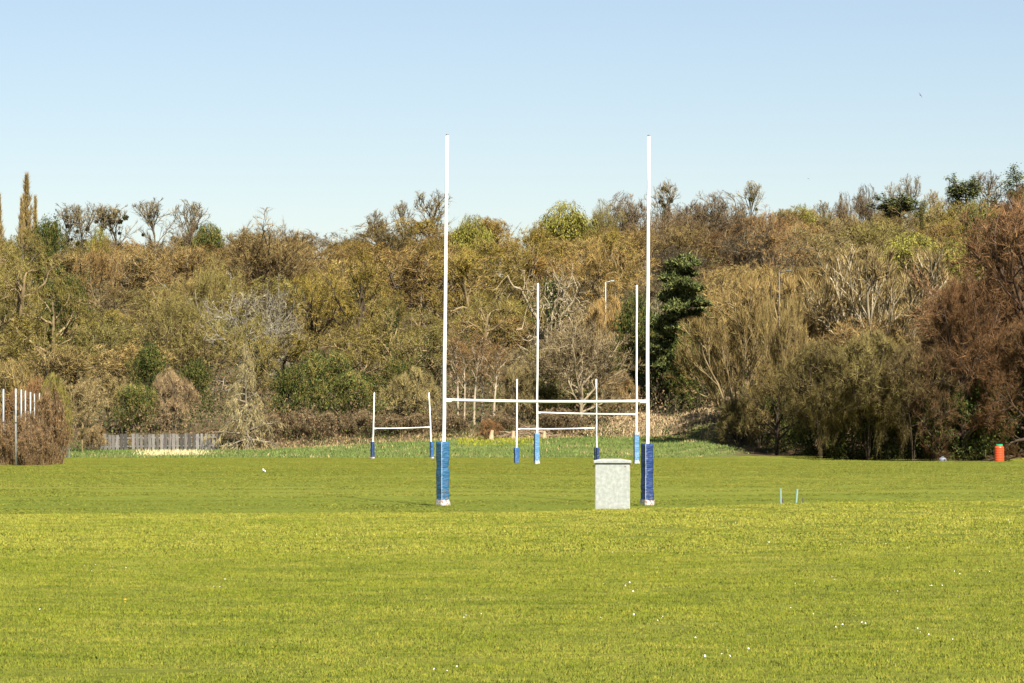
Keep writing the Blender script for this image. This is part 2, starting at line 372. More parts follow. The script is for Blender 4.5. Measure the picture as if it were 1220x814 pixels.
# ------------------------------------------------------------------ goal posts
def pad_mesh(w, h, seed, rough=.012, belly=0.0, nz=22, nw=6):
    rng = np.random.default_rng(seed); per = 4*nw
    ang = []
    V = np.zeros((nz+1, per, 3))
    corners = [(-1, -1), (1, -1), (1, 1), (-1, 1)]
    for k in range(per):
        s, t = divmod(k, nw); a, c = corners[s], corners[(s+1) % 4]; t /= nw
        V[:, k, 0] = (a[0]+(c[0]-a[0])*t)*w/2; V[:, k, 1] = (a[1]+(c[1]-a[1])*t)*w/2
        V[:, k, :2] *= (1 if t > 0 else .97)
    zz = np.linspace(0, h, nz+1); V[:, :, 2] = zz[:, None]
    # creases: slanting folds, a slight sag and lean of the outline
    for _ in range(16):
        z0 = rng.uniform(.08, .72)*h; k0 = rng.integers(0, per); sl = rng.uniform(-.02, .02); wd = rng.uniform(.02, .04)
        for k in range(per):
            dk = (k-k0+per/2) % per-per/2
            f = np.exp(-((zz-z0-sl*dk)/wd)**2)*np.exp(-(dk/4)**2)*rough*rng.uniform(.7, 1.2)
            V[:, k, 0] *= 1-f/(w/2); V[:, k, 1] *= 1-f/(w/2)
    prof = 1+rough*.5*np.interp(zz, np.linspace(0, h, 9), rng.uniform(-1, 1, 9))/(w/2)+belly*np.exp(-((zz-h*.18)/(h*.2))**2)
    V[:, :, :2] *= prof[:, None, None]
    V[:, :, 0] += np.interp(zz, np.linspace(0, h, 6), rng.uniform(-1, 1, 6)*rough*.35)[:, None]
    Vf = V.reshape(-1, 3); q = []
    for i in range(nz):
        for k in range(per):
            a, c = i*per+k, i*per+(k+1) % per; q.append((a, c, c+per, a+per))
    top = len(Vf); Vf = np.concatenate([Vf, [[0, 0, h+.002], [0, 0, 0]]])
    t3 = [(nz*per+k, nz*per+(k+1) % per, top) for k in range(per)]+[((k+1) % per, k, top+1) for k in range(per)]
    return Vf, np.array(q), np.array(t3)
def goal(label, posts, bar, r, pads, seed, caps=True):
    """posts: (base point, top point) twice; bar: heights at both uprights; pads: (width, height, material, theta, bandlow, bandtop, label)"""
    c = (posts[0][0]+posts[1][0])/2
    t = thing('rugby_goal', label, 'rugby goal', c, 0, None)
    L = lambda p: p-c
    ends = []
    for i, (bp, tp) in enumerate(posts):
        u = (tp-bp)
        bm = bmesh.new(); N = 8
        rng = random.Random(seed+i)
        pts = [bp+u*(k/N)+Vector((rng.uniform(-1, 1), 0, 0))*r*.25*(0 < k < N) for k in range(N+1)]
        tube(bm, [L(p) for p in pts], [r*(1.05-.15*k/N) for k in range(N+1)], 14)
        up = bm_obj('upright', bm, M_WHITE, t, True)
        if caps:
            bm = bmesh.new(); tube(bm, [L(tp)+Vector((0, 0, .002)), L(tp)+Vector((0, 0, .05))], [r*.86, r*.6], 12); bm_obj('cap', bm, M_CAP, up)
        e = bp+u*((bar[i]-bp.z)/u.z); ends.append(e)
        bm = bmesh.new(); sgn = 1 if i == 0 else -1
        tube(bm, [L(e)+Vector((sgn*r*.6, 0, -r*.4)), L(e)+Vector((sgn*(r+.16), 0, -r*.4))], r*1.08, 12); bm_obj('bracket', bm, M_WHITE, up)
    bm = bmesh.new()
    a, z = L(ends[0])+Vector((r*1.0, 0, 0)), L(ends[1])-Vector((r*1.0, 0, 0)); rb = r*.76
    tube(bm, [a+(z-a)*(k/8)-Vector((0, 0, .03*math.sin(math.pi*k/8))) for k in range(9)], rb, 12); bm_obj('crossbar', bm, M_WHITE, t, True)
    for i, (w_, h, m, th, bl, bt, lab) in enumerate(pads):
        bp = posts[i][0]
        V, q, t3 = pad_mesh(w_, h, seed+i*7, w_*.058, .07 if lab and 'navy' in lab else 0)
        o = obj('post_pad', mesh_np('post_pad', V, [q, t3], [m]), t); o.location = L(bp)+Vector((0, 0, .02)); o.rotation_euler = (0, 0, th)
        if lab: o['label'] = lab
        def band(z0, z1, name):
            k0, k1 = int(round(z0/h*22)), max(int(round(z0/h*22))+1, int(round(z1/h*22)))
            per = 24; sub = V[k0*per:(k1+1)*per].copy(); sub[:, :2] *= 1+.012/w_*2; nzz = k1-k0
            rr = np.random.default_rng(seed+i); sub[-per:, 2] += rr.uniform(-.025, .015, per)
            f = [(a_*per+k, a_*per+(k+1) % per, (a_+1)*per+(k+1) % per, (a_+1)*per+k) for a_ in range(nzz) for k in range(per)]
            obj(name, mesh_np(name, sub, [np.array(f)], [M_BAND]), o)
        if bl: band(0, bl, 'base_band')
        if bt: band(h-bt, h, 'top_band')
        if w_ > .22:                                          # piped seams up the two front corners
            bm = bmesh.new(); idx = [k*24+kk for k in range(23) for kk in (0,)]
            tube(bm, [Vector(V[j])*1.0+Vector((-.004, -.004, 0)) for j in idx], .006, 5); bm_obj('corner_seam', bm, M_SEAM, o)
    return t
# near goal
d = 94.0
def foot(px, py, d): q = P(px, py, d); return Vector((q.x, d, gz(q.x, d)))
b1, b2 = foot(527.6, 603, d), foot(771, 603, d)
goal('tall white rugby posts with blue pads nearest the camera', [(b1, P(532.8, 162, d)), (b2, P(773, 163, d))], [P(0, 476.5, d).z, P(0, 478, d).z], .049,
     [(.262, 1.74, M_PADL, rad(36), .16, 0, 'sky blue square pad with scuffed white base'), (.255, 1.68, M_PADN, rad(30), .16, 0, 'navy square pad, creased and bulging at its foot')], 11)
d = 195.0
b1, b2 = foot(639.5, 553, d), foot(758.2, 554, d)
goal('white rugby posts with pale blue pads at the far end of the pitch', [(b1, P(641, 338, d)), (b2, P(758.7, 340, d))], [P(0, 491.5, d).z, P(0, 493.5, d).z], .056,
     [(.27, 1.74, M_PADP, rad(22), .16, 0, 'pale blue pad with white base'), (.27, 1.8, M_PADP, rad(18), .2, .16, 'pale blue pad with white top and base')], 23)
d = 200.0
b1, b2 = foot(615.3, 552, d), foot(710.8, 552, d)
goal('short white youth posts with blue pads just behind the far tall posts', [(b1, P(616, 452, d)), (b2, P(710.5, 452, d))], [P(0, 511, d).z, P(0, 510, d).z], .045,
     [(.24, .88, M_PADB, rad(30), 0, 0, 'bright blue pad'), (.24, .88, M_PADN, rad(25), 0, 0, 'navy pad partly behind the box')], 37)
d = 228.0
b1, b2 = foot(443.8, 547.5, d), foot(514.5, 546, d)
goal('short white youth posts leaning inwards at the left edge of the pitch', [(b1, P(446, 468, d)), (b2, P(511.2, 468, d))], [P(0, 510.5, d).z, P(0, 509, d).z], .045,
     [(.2, 1.1, M_PADN, rad(40), .09, 0, 'navy pad'), (.2, 1.1, M_PADB, rad(35), .09, 0, 'bright blue pad')], 41)

# ------------------------------------------------------------------ galvanised cabinet
d = 88.5; s = d/F; c = foot(729.8, 608, d); H_ = P(0, 552, d).z-c.z
t = thing('metal_cabinet', 'pale mottled metal cabinet with shallow lid standing before the right goalpost', 'cabinet', c, rad(-1))
W_ = 41.6*s; D_ = .62
bm = bmesh.new(); box(bm, -W_/2, W_/2, 0, D_, -.05, H_)
bmesh.ops.bevel(bm, geom=[e for e in bm.edges], offset=.012, segments=2, affect='EDGES'); bm_obj('body', bm, M_BOX, t)
bm = bmesh.new(); lw, lt = 45*s/2, 3.2*s
v0 = [bm.verts.new(p) for p in ((-lw, -.04, H_), (lw, -.04, H_), (lw, D_+.04, H_), (-lw, D_+.04, H_))]
v1 = [bm.verts.new((v.co.x, v.co.y, H_+lt)) for v in v0]
pk = H_+5.2*s
v2 = [bm.verts.new(p) for p in ((-.28, .12, pk), (.22, .12, pk), (.22, D_-.12, pk), (-.28, D_-.12, pk))]
for A_, B2 in ((v0, v1), (v1, v2)):
    for k in range(4): bm.faces.new((A_[k], A_[(k+1) % 4], B2[(k+1) % 4], B2[k]))
bm.faces.new(v2); bm.faces.new(v0[::-1])
bmesh.ops.bevel(bm, geom=[e for e in bm.edges], offset=.008, segments=2, affect='EDGES'); bm_obj('lid', bm, M_BOX, t)
bm = bmesh.new()
R_ = .028; cx, cz = -W_/2-.03, H_-.075
tube(bm, [(cx+R_*math.cos(a*math.pi/6), .06, cz+R_*math.sin(a*math.pi/6)) for a in range(13)], .008, 6); bm_obj('ring_handle', bm, M_DARK, t)
bm = bmesh.new(); box(bm, W_/2+.001, W_/2+.035, .03, .06, H_-.085, H_-.035); bm_obj('hasp', bm, M_RUST, t)
bm = bmesh.new(); tube(bm, [(W_/2-.125, -.012, H_-.08), (W_/2-.125, .01, H_-.08)], .014, 8); bm_obj('bolt', bm, M_RUST, t)

# longer grass left by the mower round the posts and the box
rng = np.random.default_rng(21); tv = []
def tufts(cx, cy, hx, hy, n, h0, h1):
    for k in range(n):
        e = rng.integers(0, 4); u = rng.uniform(-1, 1); g = abs(rng.normal(0, .05))
        x_ = cx+(u*hx if e < 2 else (hx+g)*(1 if e == 2 else -1)); y_ = cy+((hy+g)*(1 if e == 0 else -1) if e < 2 else u*hy)
        z = gz(x_, y_)-.01; h = rng.uniform(h0, h1); a = rng.uniform(0, 6.28); q = rng.normal(0, .35, 2)*h
        c_, s_ = math.cos(a)*.008, math.sin(a)*.008
        tv.extend([(x_-c_, y_-s_, z), (x_+c_, y_+s_, z), (x_+q[0], y_+q[1], z+h)])
for px, dd, n, hh in ((527.6, 94, 220, .1), (771, 94, 220, .1), (639.5, 195, 120, .12), (758.2, 195, 120, .12), (615.3, 200, 90, .1), (443.8, 228, 90, .1), (514.5, 228, 90, .1)):
    tufts((px-610)/F*dd, dd, .16, .16, n, .03, hh)
tufts((729.8-610)/F*88.5, 88.85, .47, .34, 700, .03, .11)
o = obj('tuft_grass', mesh_np('tuft_grass', np.array(tv), [np.arange(len(tv)).reshape(-1, 3)], [M_PITCH])); o['kind'] = 'stuff'; tag(o, 'longer grass round the feet of the posts and the box', 'grass')

# ------------------------------------------------------------------ stakes on the crest
def stub(name, px, pyb, pyt, pxt, r, m, label, d=87.6):
    b_, tp = foot(px, pyb, d), P(pxt, pyt, d)
    u = tp-b_; bm = bmesh.new()
    prof = [b_-u*.15-b_, u*.3, u*.7, u]
    n = 12; tube(bm, prof, [r*1.05, r, r, r*.98], n, False)
    tube(bm, [u, u*.75], [r*.8, r*.75], n, False)            # hollow mouth
    tube(bm, [u, u+u.normalized()*.004], [r*.99, r*.8], n, False)
    o = bm_obj(name, bm, m, None, False); o.location = b_
    return tag(o, label, name.replace('_', ' '))
stub('plastic_tube', 930.4, 601, 582.5, 930, .024, M_TUBE, 'upright pale green plastic tube at the crest of the bank')
stub('plastic_tube', 947.6, 601, 583, 949.9, .027, M_TUBE, 'pale green plastic tube leaning right at the crest of the bank')
stub('wooden_stake', 932.4, 601, 594, 932.6, .026, M_STAKE, 'short dark stake right against the upright green tube', 88.2)
stub('wooden_stake', 955.6, 601, 593.5, 957, .022, M_STAKE, 'short leaning stake to the right of the leaning green tube', 88.2)

# ------------------------------------------------------------------ barrel and container by the right-hand wood
d = 221; sc = d/F; c = foot(1190.5, 548, d)
t = thing('plastic_barrel', 'orange ribbed plastic barrel with green lid beside the dark wood', 'barrel', c)
bm = bmesh.new(); R_ = 5.9*sc; H_ = P(0, 531.5, d).z-c.z; pr = [(R_*.9, 0)]
for k in range(25):
    z = H_*(.02+.86*k/24); pr.append((R_*(.97+.03*math.cos(k*math.pi/2.0)), z))
pr += [(R_*.93, H_*.93), (R_*.8, H_*.985), (R_*.7, H_)]
lathe(bm, pr); bm_obj('barrel_body', bm, M_ORANGE, t, True)
bm = bmesh.new(); lathe(bm, [(R_*.72, H_+.002), (R_*.74, H_+.03), (R_*.74, H_+.1), (R_*.66, H_+.115)]); bm_obj('lid', bm, M_LID, t)
c = foot(1123, 549, d); t = thing('water_container', 'small round grey container with a handle, left of the orange barrel', 'container', c)
bm = bmesh.new(); R_ = 4.6*sc; H_ = .3; lathe(bm, [(R_*.8, 0), (R_, .05), (R_, .2), (R_*.86, .28), (R_*.4, .32)]); bm_obj('container_body', bm, M_GREY, t, True)
bm = bmesh.new(); tube(bm, [(-.08, 0, .31), (-.06, 0, .37), (.06, 0, .37), (.08, 0, .31)], .016, 8); bm_obj('handle', bm, M_GREY, t)
bm = bmesh.new(); box(bm, .04, .15, -R_-.004, -R_+.05, .12, .2); bm_obj('opening', bm, M_DARK, t)

# ------------------------------------------------------------------ birds
def ellipsoid(bm, c, r, rot=None, n=2):
    M = Matrix.Translation(c) @ (rot or Matrix()) @ Matrix.Diagonal((*r, 1))
    bmesh.ops.create_icosphere(bm, subdivisions=n, radius=1, matrix=M)
c = on_plane(314.5, 570.5)
t = thing('bird', 'small white and grey bird standing on the pitch at left', 'bird', c)
RY = Matrix.Rotation(rad(35), 4, 'Y')
bm = bmesh.new(); ellipsoid(bm, (.01, 0, .085), (.075, .045, .045), RY); ellipsoid(bm, (-.035, 0, .16), (.026, .024, .026))
ellipsoid(bm, (-.022, 0, .125), (.028, .026, .045)); bm_obj('body', bm, M_FEATHER, t, True)
bm = bmesh.new(); ellipsoid(bm, (.0, -.038, .08), (.06, .014, .03), RY); ellipsoid(bm, (.07, 0, .045), (.05, .016, .01), RY); bm_obj('wing', bm, M_WING, t, True)
bm = bmesh.new(); tube(bm, [(-.058, 0, .158), (-.085, 0, .152)], [.007, .002], 6); bm_obj('beak', bm, M_BEAK, t)
for s_ in (-.015, .015):
    bm = bmesh.new(); tube(bm, [(0, s_, 0), (0, s_, .06)], .004, 5); bm_obj('leg', bm, M_BEAK, t)
def flier(px, py, d, span, label, roll):
    t = thing('flying_bird', label, 'bird', P(px, py, d), rad(25)); t.rotation_euler = (rad(10), rad(roll), rad(25))
    bm = bmesh.new(); tube(bm, [(0, -span*.24, 0), (0, -span*.15, .01), (0, 0, 0), (0, span*.14, 0), (0, span*.26, 0)], [.01, span*.05, span*.075, span*.05, span*.03], 8); bm_obj('body', bm, M_DARKBIRD, t, True)
    for s_ in (-1, 1):
        bm = bmesh.new(); rows = []
        for k, (y, z, ch) in enumerate(((0, 0, .2), (.25, .07, .18), (.5, .02, .05))):
            rows.append([bm.verts.new((s_*y*span, -ch*span*.5, z*span+.005)), bm.verts.new((s_*y*span, ch*span*.5, z*span)), bm.verts.new((s_*y*span, 0, z*span+.03*span*(k < 2)))])
        for a, z in zip(rows, rows[1:]):
            for i in range(3): bm.faces.new((a[i], a[(i+1) % 3], z[(i+1) % 3], z[i]))
        bm_obj('wing', bm, M_DARKBIRD, t)
flier(1096.5, 113.5, 330, .55, 'small bird flying high in the blue sky at right', 50)
flier(963, 213, 420, .4, 'tiny dark bird flying low over the treetops at right', 20)

# ------------------------------------------------------------------ tree generator
def norm(v): return v/np.maximum(np.linalg.norm(v, axis=-1, keepdims=True), 1e-9)
def march(rng, start, dr, L, K, trop, wob):
    n = len(start); pts = np.zeros((n, K+1, 3)); pts[:, 0] = start; dcur = norm(dr)
    for k in range(K):
        dcur = norm(dcur+rng.normal(0, wob, (n, 3))+np.array([0, 0, trop]))
        pts[:, k+1] = pts[:, k]+dcur*(L/K)[:, None]
    return pts
def children(rng, pts, n, t0, t1, ang, angv):
    N, K1, _ = pts.shape; K = K1-1
    t = (t0+(t1-t0)*(np.arange(n)[None]+rng.random((N, n)))/n); f = t*K; i = np.minimum(f.astype(int), K-1); fr = (f-i)[..., None]
    ar = np.arange(N)[:, None]; a, z = pts[ar, i], pts[ar, i+1]; st = a+(z-a)*fr; tg = norm(z-a)
    az = rng.uniform(0, 6.283, (N, 1))+np.arange(n)[None]*2.4+rng.normal(0, .4, (N, n))
    ref = np.where(np.abs(tg[..., 2:]) < .9, np.array([0, 0, 1.]), np.array([1., 0, 0]))
    u = norm(np.cross(tg, ref)); v = np.cross(tg, u)
    an = np.radians(np.asarray(ang(t) if callable(ang) else np.full_like(t, ang))+rng.normal(0, angv, (N, n)))[..., None]
    dr = np.cos(an)*tg+np.sin(an)*(np.cos(az)[..., None]*u+np.sin(az)[..., None]*v)
    return st.reshape(-1, 3), dr.reshape(-1, 3), t.reshape(-1)
def tubes(pts, r0, r1, S):
    N, K1, _ = pts.shape
    tg = norm(np.gradient(pts, axis=1)); ref = np.where(np.abs(tg[..., 2:]) < .9, np.array([0, 0, 1.]), np.array([1., 0, 0]))
    u = norm(np.cross(tg, ref)); v = np.cross(tg, u)
    r = r0[:, None]+(r1-r0)[:, None]*np.linspace(0, 1, K1)[None]
    a = np.arange(S)*2*np.pi/S
    V = pts[:, :, None]+r[..., None, None]*(np.cos(a)[None, None, :, None]*u[:, :, None]+np.sin(a)[None, None, :, None]*v[:, :, None])
    base = (np.arange(N)[:, None, None]*K1+np.arange(K1-1)[None, :, None])*S
    k = np.arange(S)[None, None]; k2 = (k+1) % S
    Fq = np.stack([base+k, base+k2, base+S+k2, base+S+k], -1).reshape(-1, 4)
    return V.reshape(-1, 3), Fq
def ribbons(rng, pts, w):
    N, K1, _ = pts.shape; u = norm(rng.normal(0, 1, (N, 1, 3)))*w[:, None, None]*np.linspace(1, .5, K1)[None, :, None]
    V = np.stack([pts-u, pts+u], 2).reshape(-1, 3)
    b_ = (np.arange(N)[:, None]*K1+np.arange(K1-1)[None])*2
    return V, np.stack([b_, b_+1, b_+3, b_+2], -1).reshape(-1, 4)
def spikes(rng, st, dr, L, w):
    u = norm(np.cross(dr, rng.normal(0, 1, dr.shape)))*w[:, None]
    V = np.stack([st-u, st+u, st+norm(dr)*L[:, None]], 1).reshape(-1, 3)
    return V, np.arange(len(V)).reshape(-1, 3)
def flakes(rng, c, size, flat=0):
    n = len(c); a = norm(rng.normal(0, 1, (n, 3))); b_ = norm(np.cross(a, rng.normal(0, 1, (n, 3))))
    if flat: a[:, 2] *= 1-flat; b_[:, 2] *= 1-flat
    s_ = (size*rng.uniform(.6, 1.4, n))[:, None]
    V = np.stack([c-a*s_*.5, c+a*s_*.5, c+b_*s_*.9], 1).reshape(-1, 3)
    return V, np.arange(len(V)).reshape(-1, 3)
def pack(parts):
    Vs, q, t, mq, mt, off = [], [], [], [], [], 0
    for V, f, mi in parts:
        Vs.append(V)
        if f.shape[1] == 4: q.append(f+off); mq.append(np.full(len(f), mi))
        else: t.append(f+off); mt.append(np.full(len(f), mi))
        off += len(V)
    fs = ([np.concatenate(q)] if q else [])+([np.concatenate(t)] if t else [])
    return np.concatenate(Vs), fs, np.concatenate(mq+mt)
PROTO = {}
TRI = [0]
def proto(key, seed, H=12., W=10., stems=1, stem_ang=0, th=.75, rad0=.26, n1=13, t1=(.25, 1), a1=(70, 30), l1=.48, prof=None, trop1=.1, wob=.13,
          n2=7, a2=48, l2=.5, trop2=.05, n3=8, a3=42, l3=.5, trop3=.05, ntw=22, twl=.75, tww=.016, twa=38, trop_tw=.1, leaf=None, nleaf=0, lsize=.16, lspread=.35, flat=0, ivy=0, drawl3=True, ivym=None, l3w=.016, l3bark=False, l2min=.035, shape=None, kmax=5):
    rng = np.random.default_rng(seed)
    prof = prof or (lambda t: .55+.75*np.sin(np.pi*np.clip(t*.85+.1, 0, 1))**1.0-.35*t)
    n = stems; sa = rng.uniform(0, 6.283)+np.arange(n)*2.4; an = np.radians(stem_ang*rng.uniform(.3, 1.1, n)) if n > 1 else np.zeros(1)
    st = np.c_[np.cos(sa)*.25*(n > 1)*rng.uniform(.3, 1.5, n), np.sin(sa)*.25*(n > 1), np.full(n, -.3)]
    dr = np.c_[np.cos(sa)*np.sin(an), np.sin(sa)*np.sin(an), np.cos(an)]
    L0 = H*th*rng.uniform(.8, 1, n) if n > 1 else np.array([H*th])
    r0 = np.full(n, rad0/math.sqrt(n)); P0 = march(rng, st, dr, L0, 8, .03, wob*.35)
    s1, d1, tt = children(rng, P0, n1, t1[0], t1[1], lambda t: a1[0]+(a1[1]-a1[0])*np.clip((t-t1[0])/(t1[1]-t1[0]), 0, 1), 8)
    L1 = H*l1*prof((tt-t1[0])/(t1[1]-t1[0]))*rng.uniform(.75, 1.15, len(tt)); R1 = np.repeat(r0, n1)*(.62-.4*tt)
    P1 = march(rng, s1, d1, L1, 6, trop1, wob)
    s2, d2, tt2 = children(rng, P1, n2, .25, 1, a2, 12); L2 = np.repeat(L1, n2)*l2*(1.15-.5*tt2)*rng.uniform(.7, 1.2, len(tt2)); R2 = np.repeat(R1, n2)*(.55-.3*tt2)
    P2 = march(rng, s2, d2, L2, 4, trop2, wob*1.1)
    s3, d3, tt3 = children(rng, P2, n3, .2, 1, a3, 12); L3 = np.repeat(L2, n3)*l3*(1.2-.5*tt3)*rng.uniform(.7, 1.25, len(tt3))
    P3 = march(rng, s3, d3, L3, 3, trop3, wob*1.2)
    trunk = [(*tubes(P0, r0*1.15, r0*.35, 7), 0), (*tubes(P1, R1, R1*.3, 5), 0), (*tubes(P2, np.maximum(R2, l2min), np.maximum(R2*.4, l2min*.55), 3), 0)]
    crown = []
    if drawl3: (trunk if l3bark else crown).append((*ribbons(rng, P3, np.full(len(P3), l3w)), 0))
    if ntw:
        s4, d4, _ = children(rng, P3, ntw, .1, 1, twa, 14); d4 = norm(d4+np.array([0, 0, trop_tw])); Lt = twl*rng.uniform(.45, 1.3, len(s4))
        crown.append((*spikes(rng, s4, d4, Lt, tww*rng.uniform(.6, 1.4, len(s4))), 0))
    if leaf and nleaf:
        k = rng.integers(0, len(P3), nleaf); c = P3[k, rng.integers(1, 4, nleaf)]+rng.normal(0, lspread, (nleaf, 3))*np.array([1, 1, 1-flat*.75])
        crown.append((*flakes(rng, c, lsize, flat), 1))
    iv = None
    if ivy:
        A = np.concatenate([P0[:, :6].reshape(-1, 3), P1[:, :4].reshape(-1, 3)]) if ivy > 0 else P0[:, :7].reshape(-1, 3)
        B = np.concatenate([P0[:, 1:7].reshape(-1, 3), P1[:, 1:5].reshape(-1, 3)]) if ivy > 0 else P0[:, 1:8].reshape(-1, 3)
        m = abs(ivy); k = rng.integers(0, len(A), m); c = A[k]+(B[k]-A[k])*rng.random((m, 1))+rng.normal(0, .38, (m, 3))
        iv = flakes(rng, c, .24)
    # fit nominal size
    allV = np.concatenate([c[0] for c in crown]+[trunk[1][0]])
    zs = np.percentile(allV[:, 2], 99.7); rr = np.percentile(np.hypot(allV[:, 0], allV[:, 1]), 97)
    if shape:
        zb = np.linspace(0, 1, 15); zt = allV[:, 2]/zs; rad_ = np.hypot(allV[:, 0], allV[:, 1])
        r95 = np.array([np.percentile(rad_[np.abs(zt-z) < .06], 96) if (np.abs(zt-z) < .06).sum() > 20 else rr for z in zb])
        k = np.clip(np.interp(zb, *zip(*shape))*rr/np.maximum(r95, .05), .35, kmax); k = np.convolve(np.r_[k[0], k, k[-1]], [.25, .5, .25], 'valid')
        warp = lambda V: V*np.c_[np.interp(V[:, 2]/zs, zb, k), np.interp(V[:, 2]/zs, zb, k), np.ones(len(V))]
    else: warp = lambda V: V
    warp0 = warp
    def warp(V):
        V = warp0(V).copy(); t = V[:, 2]/zs; m = (t > .86) & (shape is not None); V[m, 2] = zs*(.86+.14*np.tanh((t[m]-.86)/.14)); return V
    S = np.array([W/2/rr, W/2/rr, H/zs])
    def fin(name, parts, mats):
        V, fs, mi = pack(parts); V = warp(V); TRI[0] += sum(len(f)*(f.shape[1]-2) for f in fs)
        return mesh_np(name, V*S, fs, mats, mi)
    tips = warp(P2[:, -1])*S
    H = float(np.percentile(np.concatenate([warp(c[0])[:, 2] for c in crown]+[warp(trunk[1][0])[:, 2]])*S[2], 99.93))
    PROTO[key] = dict(H=H, W=W, trunk=fin('trunk', trunk, [BARK]), crown=fin('crown', crown, [TWIG, leaf or LEAF_OLIVE]),
                      ivy=fin('ivy', [(*iv, 0)], [ivym or LEAF_IVY]) if iv else None, tips=tips)
DOME, OPEN = [(0, .3), (.12, .55), (.3, .9), (.5, 1), (.7, .92), (.85, .8), (.95, .58), (1, .3)], [(0, .12), (.2, .35), (.38, .85), (.55, 1), (.72, .95), (.87, .76), (.96, .5), (1, .28)]
FANS, BUSHY = [(0, .06), (.42, .14), (.55, .55), (.7, .95), (.82, 1), (.92, .84), (1, .5)], [(0, .75), (.3, 1), (.6, .9), (.85, .6), (1, .25)]
# kinds of tree, two or three seeds of the common ones
for k in range(3): proto(f'oak{k}', 20+k, 12, 12, a1=(85, 35), trop1=.05, wob=.3, n1=12, n2=6, n3=5, rad0=.42, ntw=16, twl=.5, tww=.02, l2=.55, leaf=LEAF_OLIVE, nleaf=7000, lsize=.105, lspread=.2, ivy=900 if k == 1 else 0, l3bark=True, l3w=.022, l2min=.05, shape=OPEN)
for k in range(2): proto(f'gold{k}', 30+k, 12, 11, a1=(75, 30), wob=.27, n1=12, n2=6, n3=5, rad0=.4, ntw=16, twl=.55, tww=.02, leaf=LEAF_GOLD, nleaf=7500, lsize=.1, lspread=.2, l2min=.045, l3w=.022, shape=OPEN)
for k in range(4): proto(f'brown{k}', 40+k, 12, 9.5, a1=(55, 22), trop1=.12, n1=14, l1=.5, n2=6, n3=6, ntw=17, twl=.68, tww=.022, trop_tw=.22, twa=46, th=.7, rad0=.32, l3bark=True, l3w=.026, l2min=.045, wob=.17, shape=DOME, kmax=1.8)
for k in range(2): proto(f'beech{k}', 50+k, 12, 12, a1=(62, 25), trop1=.1, n1=16, l1=.55, th=.6, ntw=18, twl=.65, tww=.022, trop_tw=.25, rad0=.34, l2min=.045, l3bark=True, l3w=.024, shape=DOME)
for k in range(2): proto(f'coppice{k}', 60+k, 12, 11, stems=9, stem_ang=34, th=.8, rad0=.6, n1=7, t1=(.3, 1), a1=(30, 18), l1=.3, trop1=.15, wob=.1, n2=6, a2=30, n3=5, a3=30, ntw=10, twl=.75, tww=.022, trop_tw=.5, twa=38, l3bark=True, l3w=.034, l2min=.062, shape=[(0, .1), (.25, .5), (.5, .88), (.7, 1), (.85, .95), (1, .7)], kmax=1.3)
for k in range(2): proto(f'willow{k}', 70+k, 11, 10, stems=4, stem_ang=28, th=.75, n1=7, a1=(55, 25), n2=7, n3=5, ntw=10, twl=.8, tww=.02, leaf=LEAF_WILLOW, nleaf=5000, lsize=.11, lspread=.35, l3bark=True, l2min=.045, shape=DOME)
for k in range(2): proto(f'shrub{k}', 80+k, 5, 6, stems=8, stem_ang=45, th=.75, rad0=.26, n1=6, t1=(.2, 1), a1=(55, 30), l1=.35, wob=.2, n2=5, n3=5, ntw=12, twl=.55, tww=.014, trop_tw=.3, l3bark=True, l3w=.018, shape=BUSHY)
proto('lime', 90, 9, 10, stems=3, stem_ang=25, n1=8, n2=6, n3=5, ntw=8, twl=.5, leaf=LEAF_LIME, nleaf=10000, lsize=.22, lspread=.35, th=.65, shape=DOME)
proto('poplar', 91, 18, 4.0, th=.97, n1=48, t1=(.1, 1), a1=(30, 12), l1=.2, prof=lambda t: 1.1*np.clip(1.02-t, .03, 1)**.75, trop1=.28, wob=.07, n2=5, a2=22, n3=3, a3=22, trop2=.2, trop3=.2, ntw=9, twl=.9, tww=.026, trop_tw=1.0, rad0=.36, l3w=.03)
proto('larch', 92, 9, 6.5, th=.98, n1=44, t1=(.06, .98), a1=(82, 60), l1=.38, prof=lambda t: 1.1-.9*t, trop1=-.06, wob=.12, n2=7, a2=45, trop2=-.3, n3=4, trop3=-.22, ntw=8, twl=.5, trop_tw=-.3, rad0=.2, tww=.015, l2min=.03, l3w=.02, shape=[(0, 1), (.12, 1), (.3, .78), (.5, .5), (.7, .28), (1, .06)])
proto('pine', 93, 9, 7, th=.95, n1=20, t1=(.12, 1), a1=(88, 60), l1=.42, prof=lambda t: 1.0-.55*t+.3*np.sin(t*22), trop1=.02, wob=.12, n2=6, n3=4, ntw=0, leaf=LEAF_PINE, nleaf=14000, lsize=.22, lspread=.34, flat=.6, drawl3=False)
proto('cedar', 94, 12, 7.5, th=.9, n1=12, t1=(.84, 1), a1=(92, 80), l1=.33, prof=lambda t: .85+.2*np.sin(t*9), trop1=.02, wob=.05, n2=7, a2=60, trop2=.0, n3=5, trop3=0, ntw=0, leaf=LEAF_PINE, nleaf=7000, lsize=.4, lspread=.3, flat=.75, drawl3=False, rad0=.4, l2min=.06)
for k in range(2): proto(f'evergreen{k}', 95+k, 8, 7, stems=2, stem_ang=14, th=.75, n1=14, t1=(.08, 1), a1=(85, 35), l1=.42, wob=.25, n2=6, n3=4, ntw=9, twl=.6, tww=.016, leaf=LEAF_IVY, nleaf=8000, lsize=.2, lspread=.45, drawl3=True)
proto('greenbush', 98, 5, 6, stems=5, stem_ang=40, th=.7, n1=8, t1=(.1, 1), wob=.25, n2=5, n3=4, ntw=12, twl=.5, leaf=LEAF_GREEN, nleaf=8000, lsize=.13, lspread=.35, l3bark=True, shape=DOME, kmax=1.5)
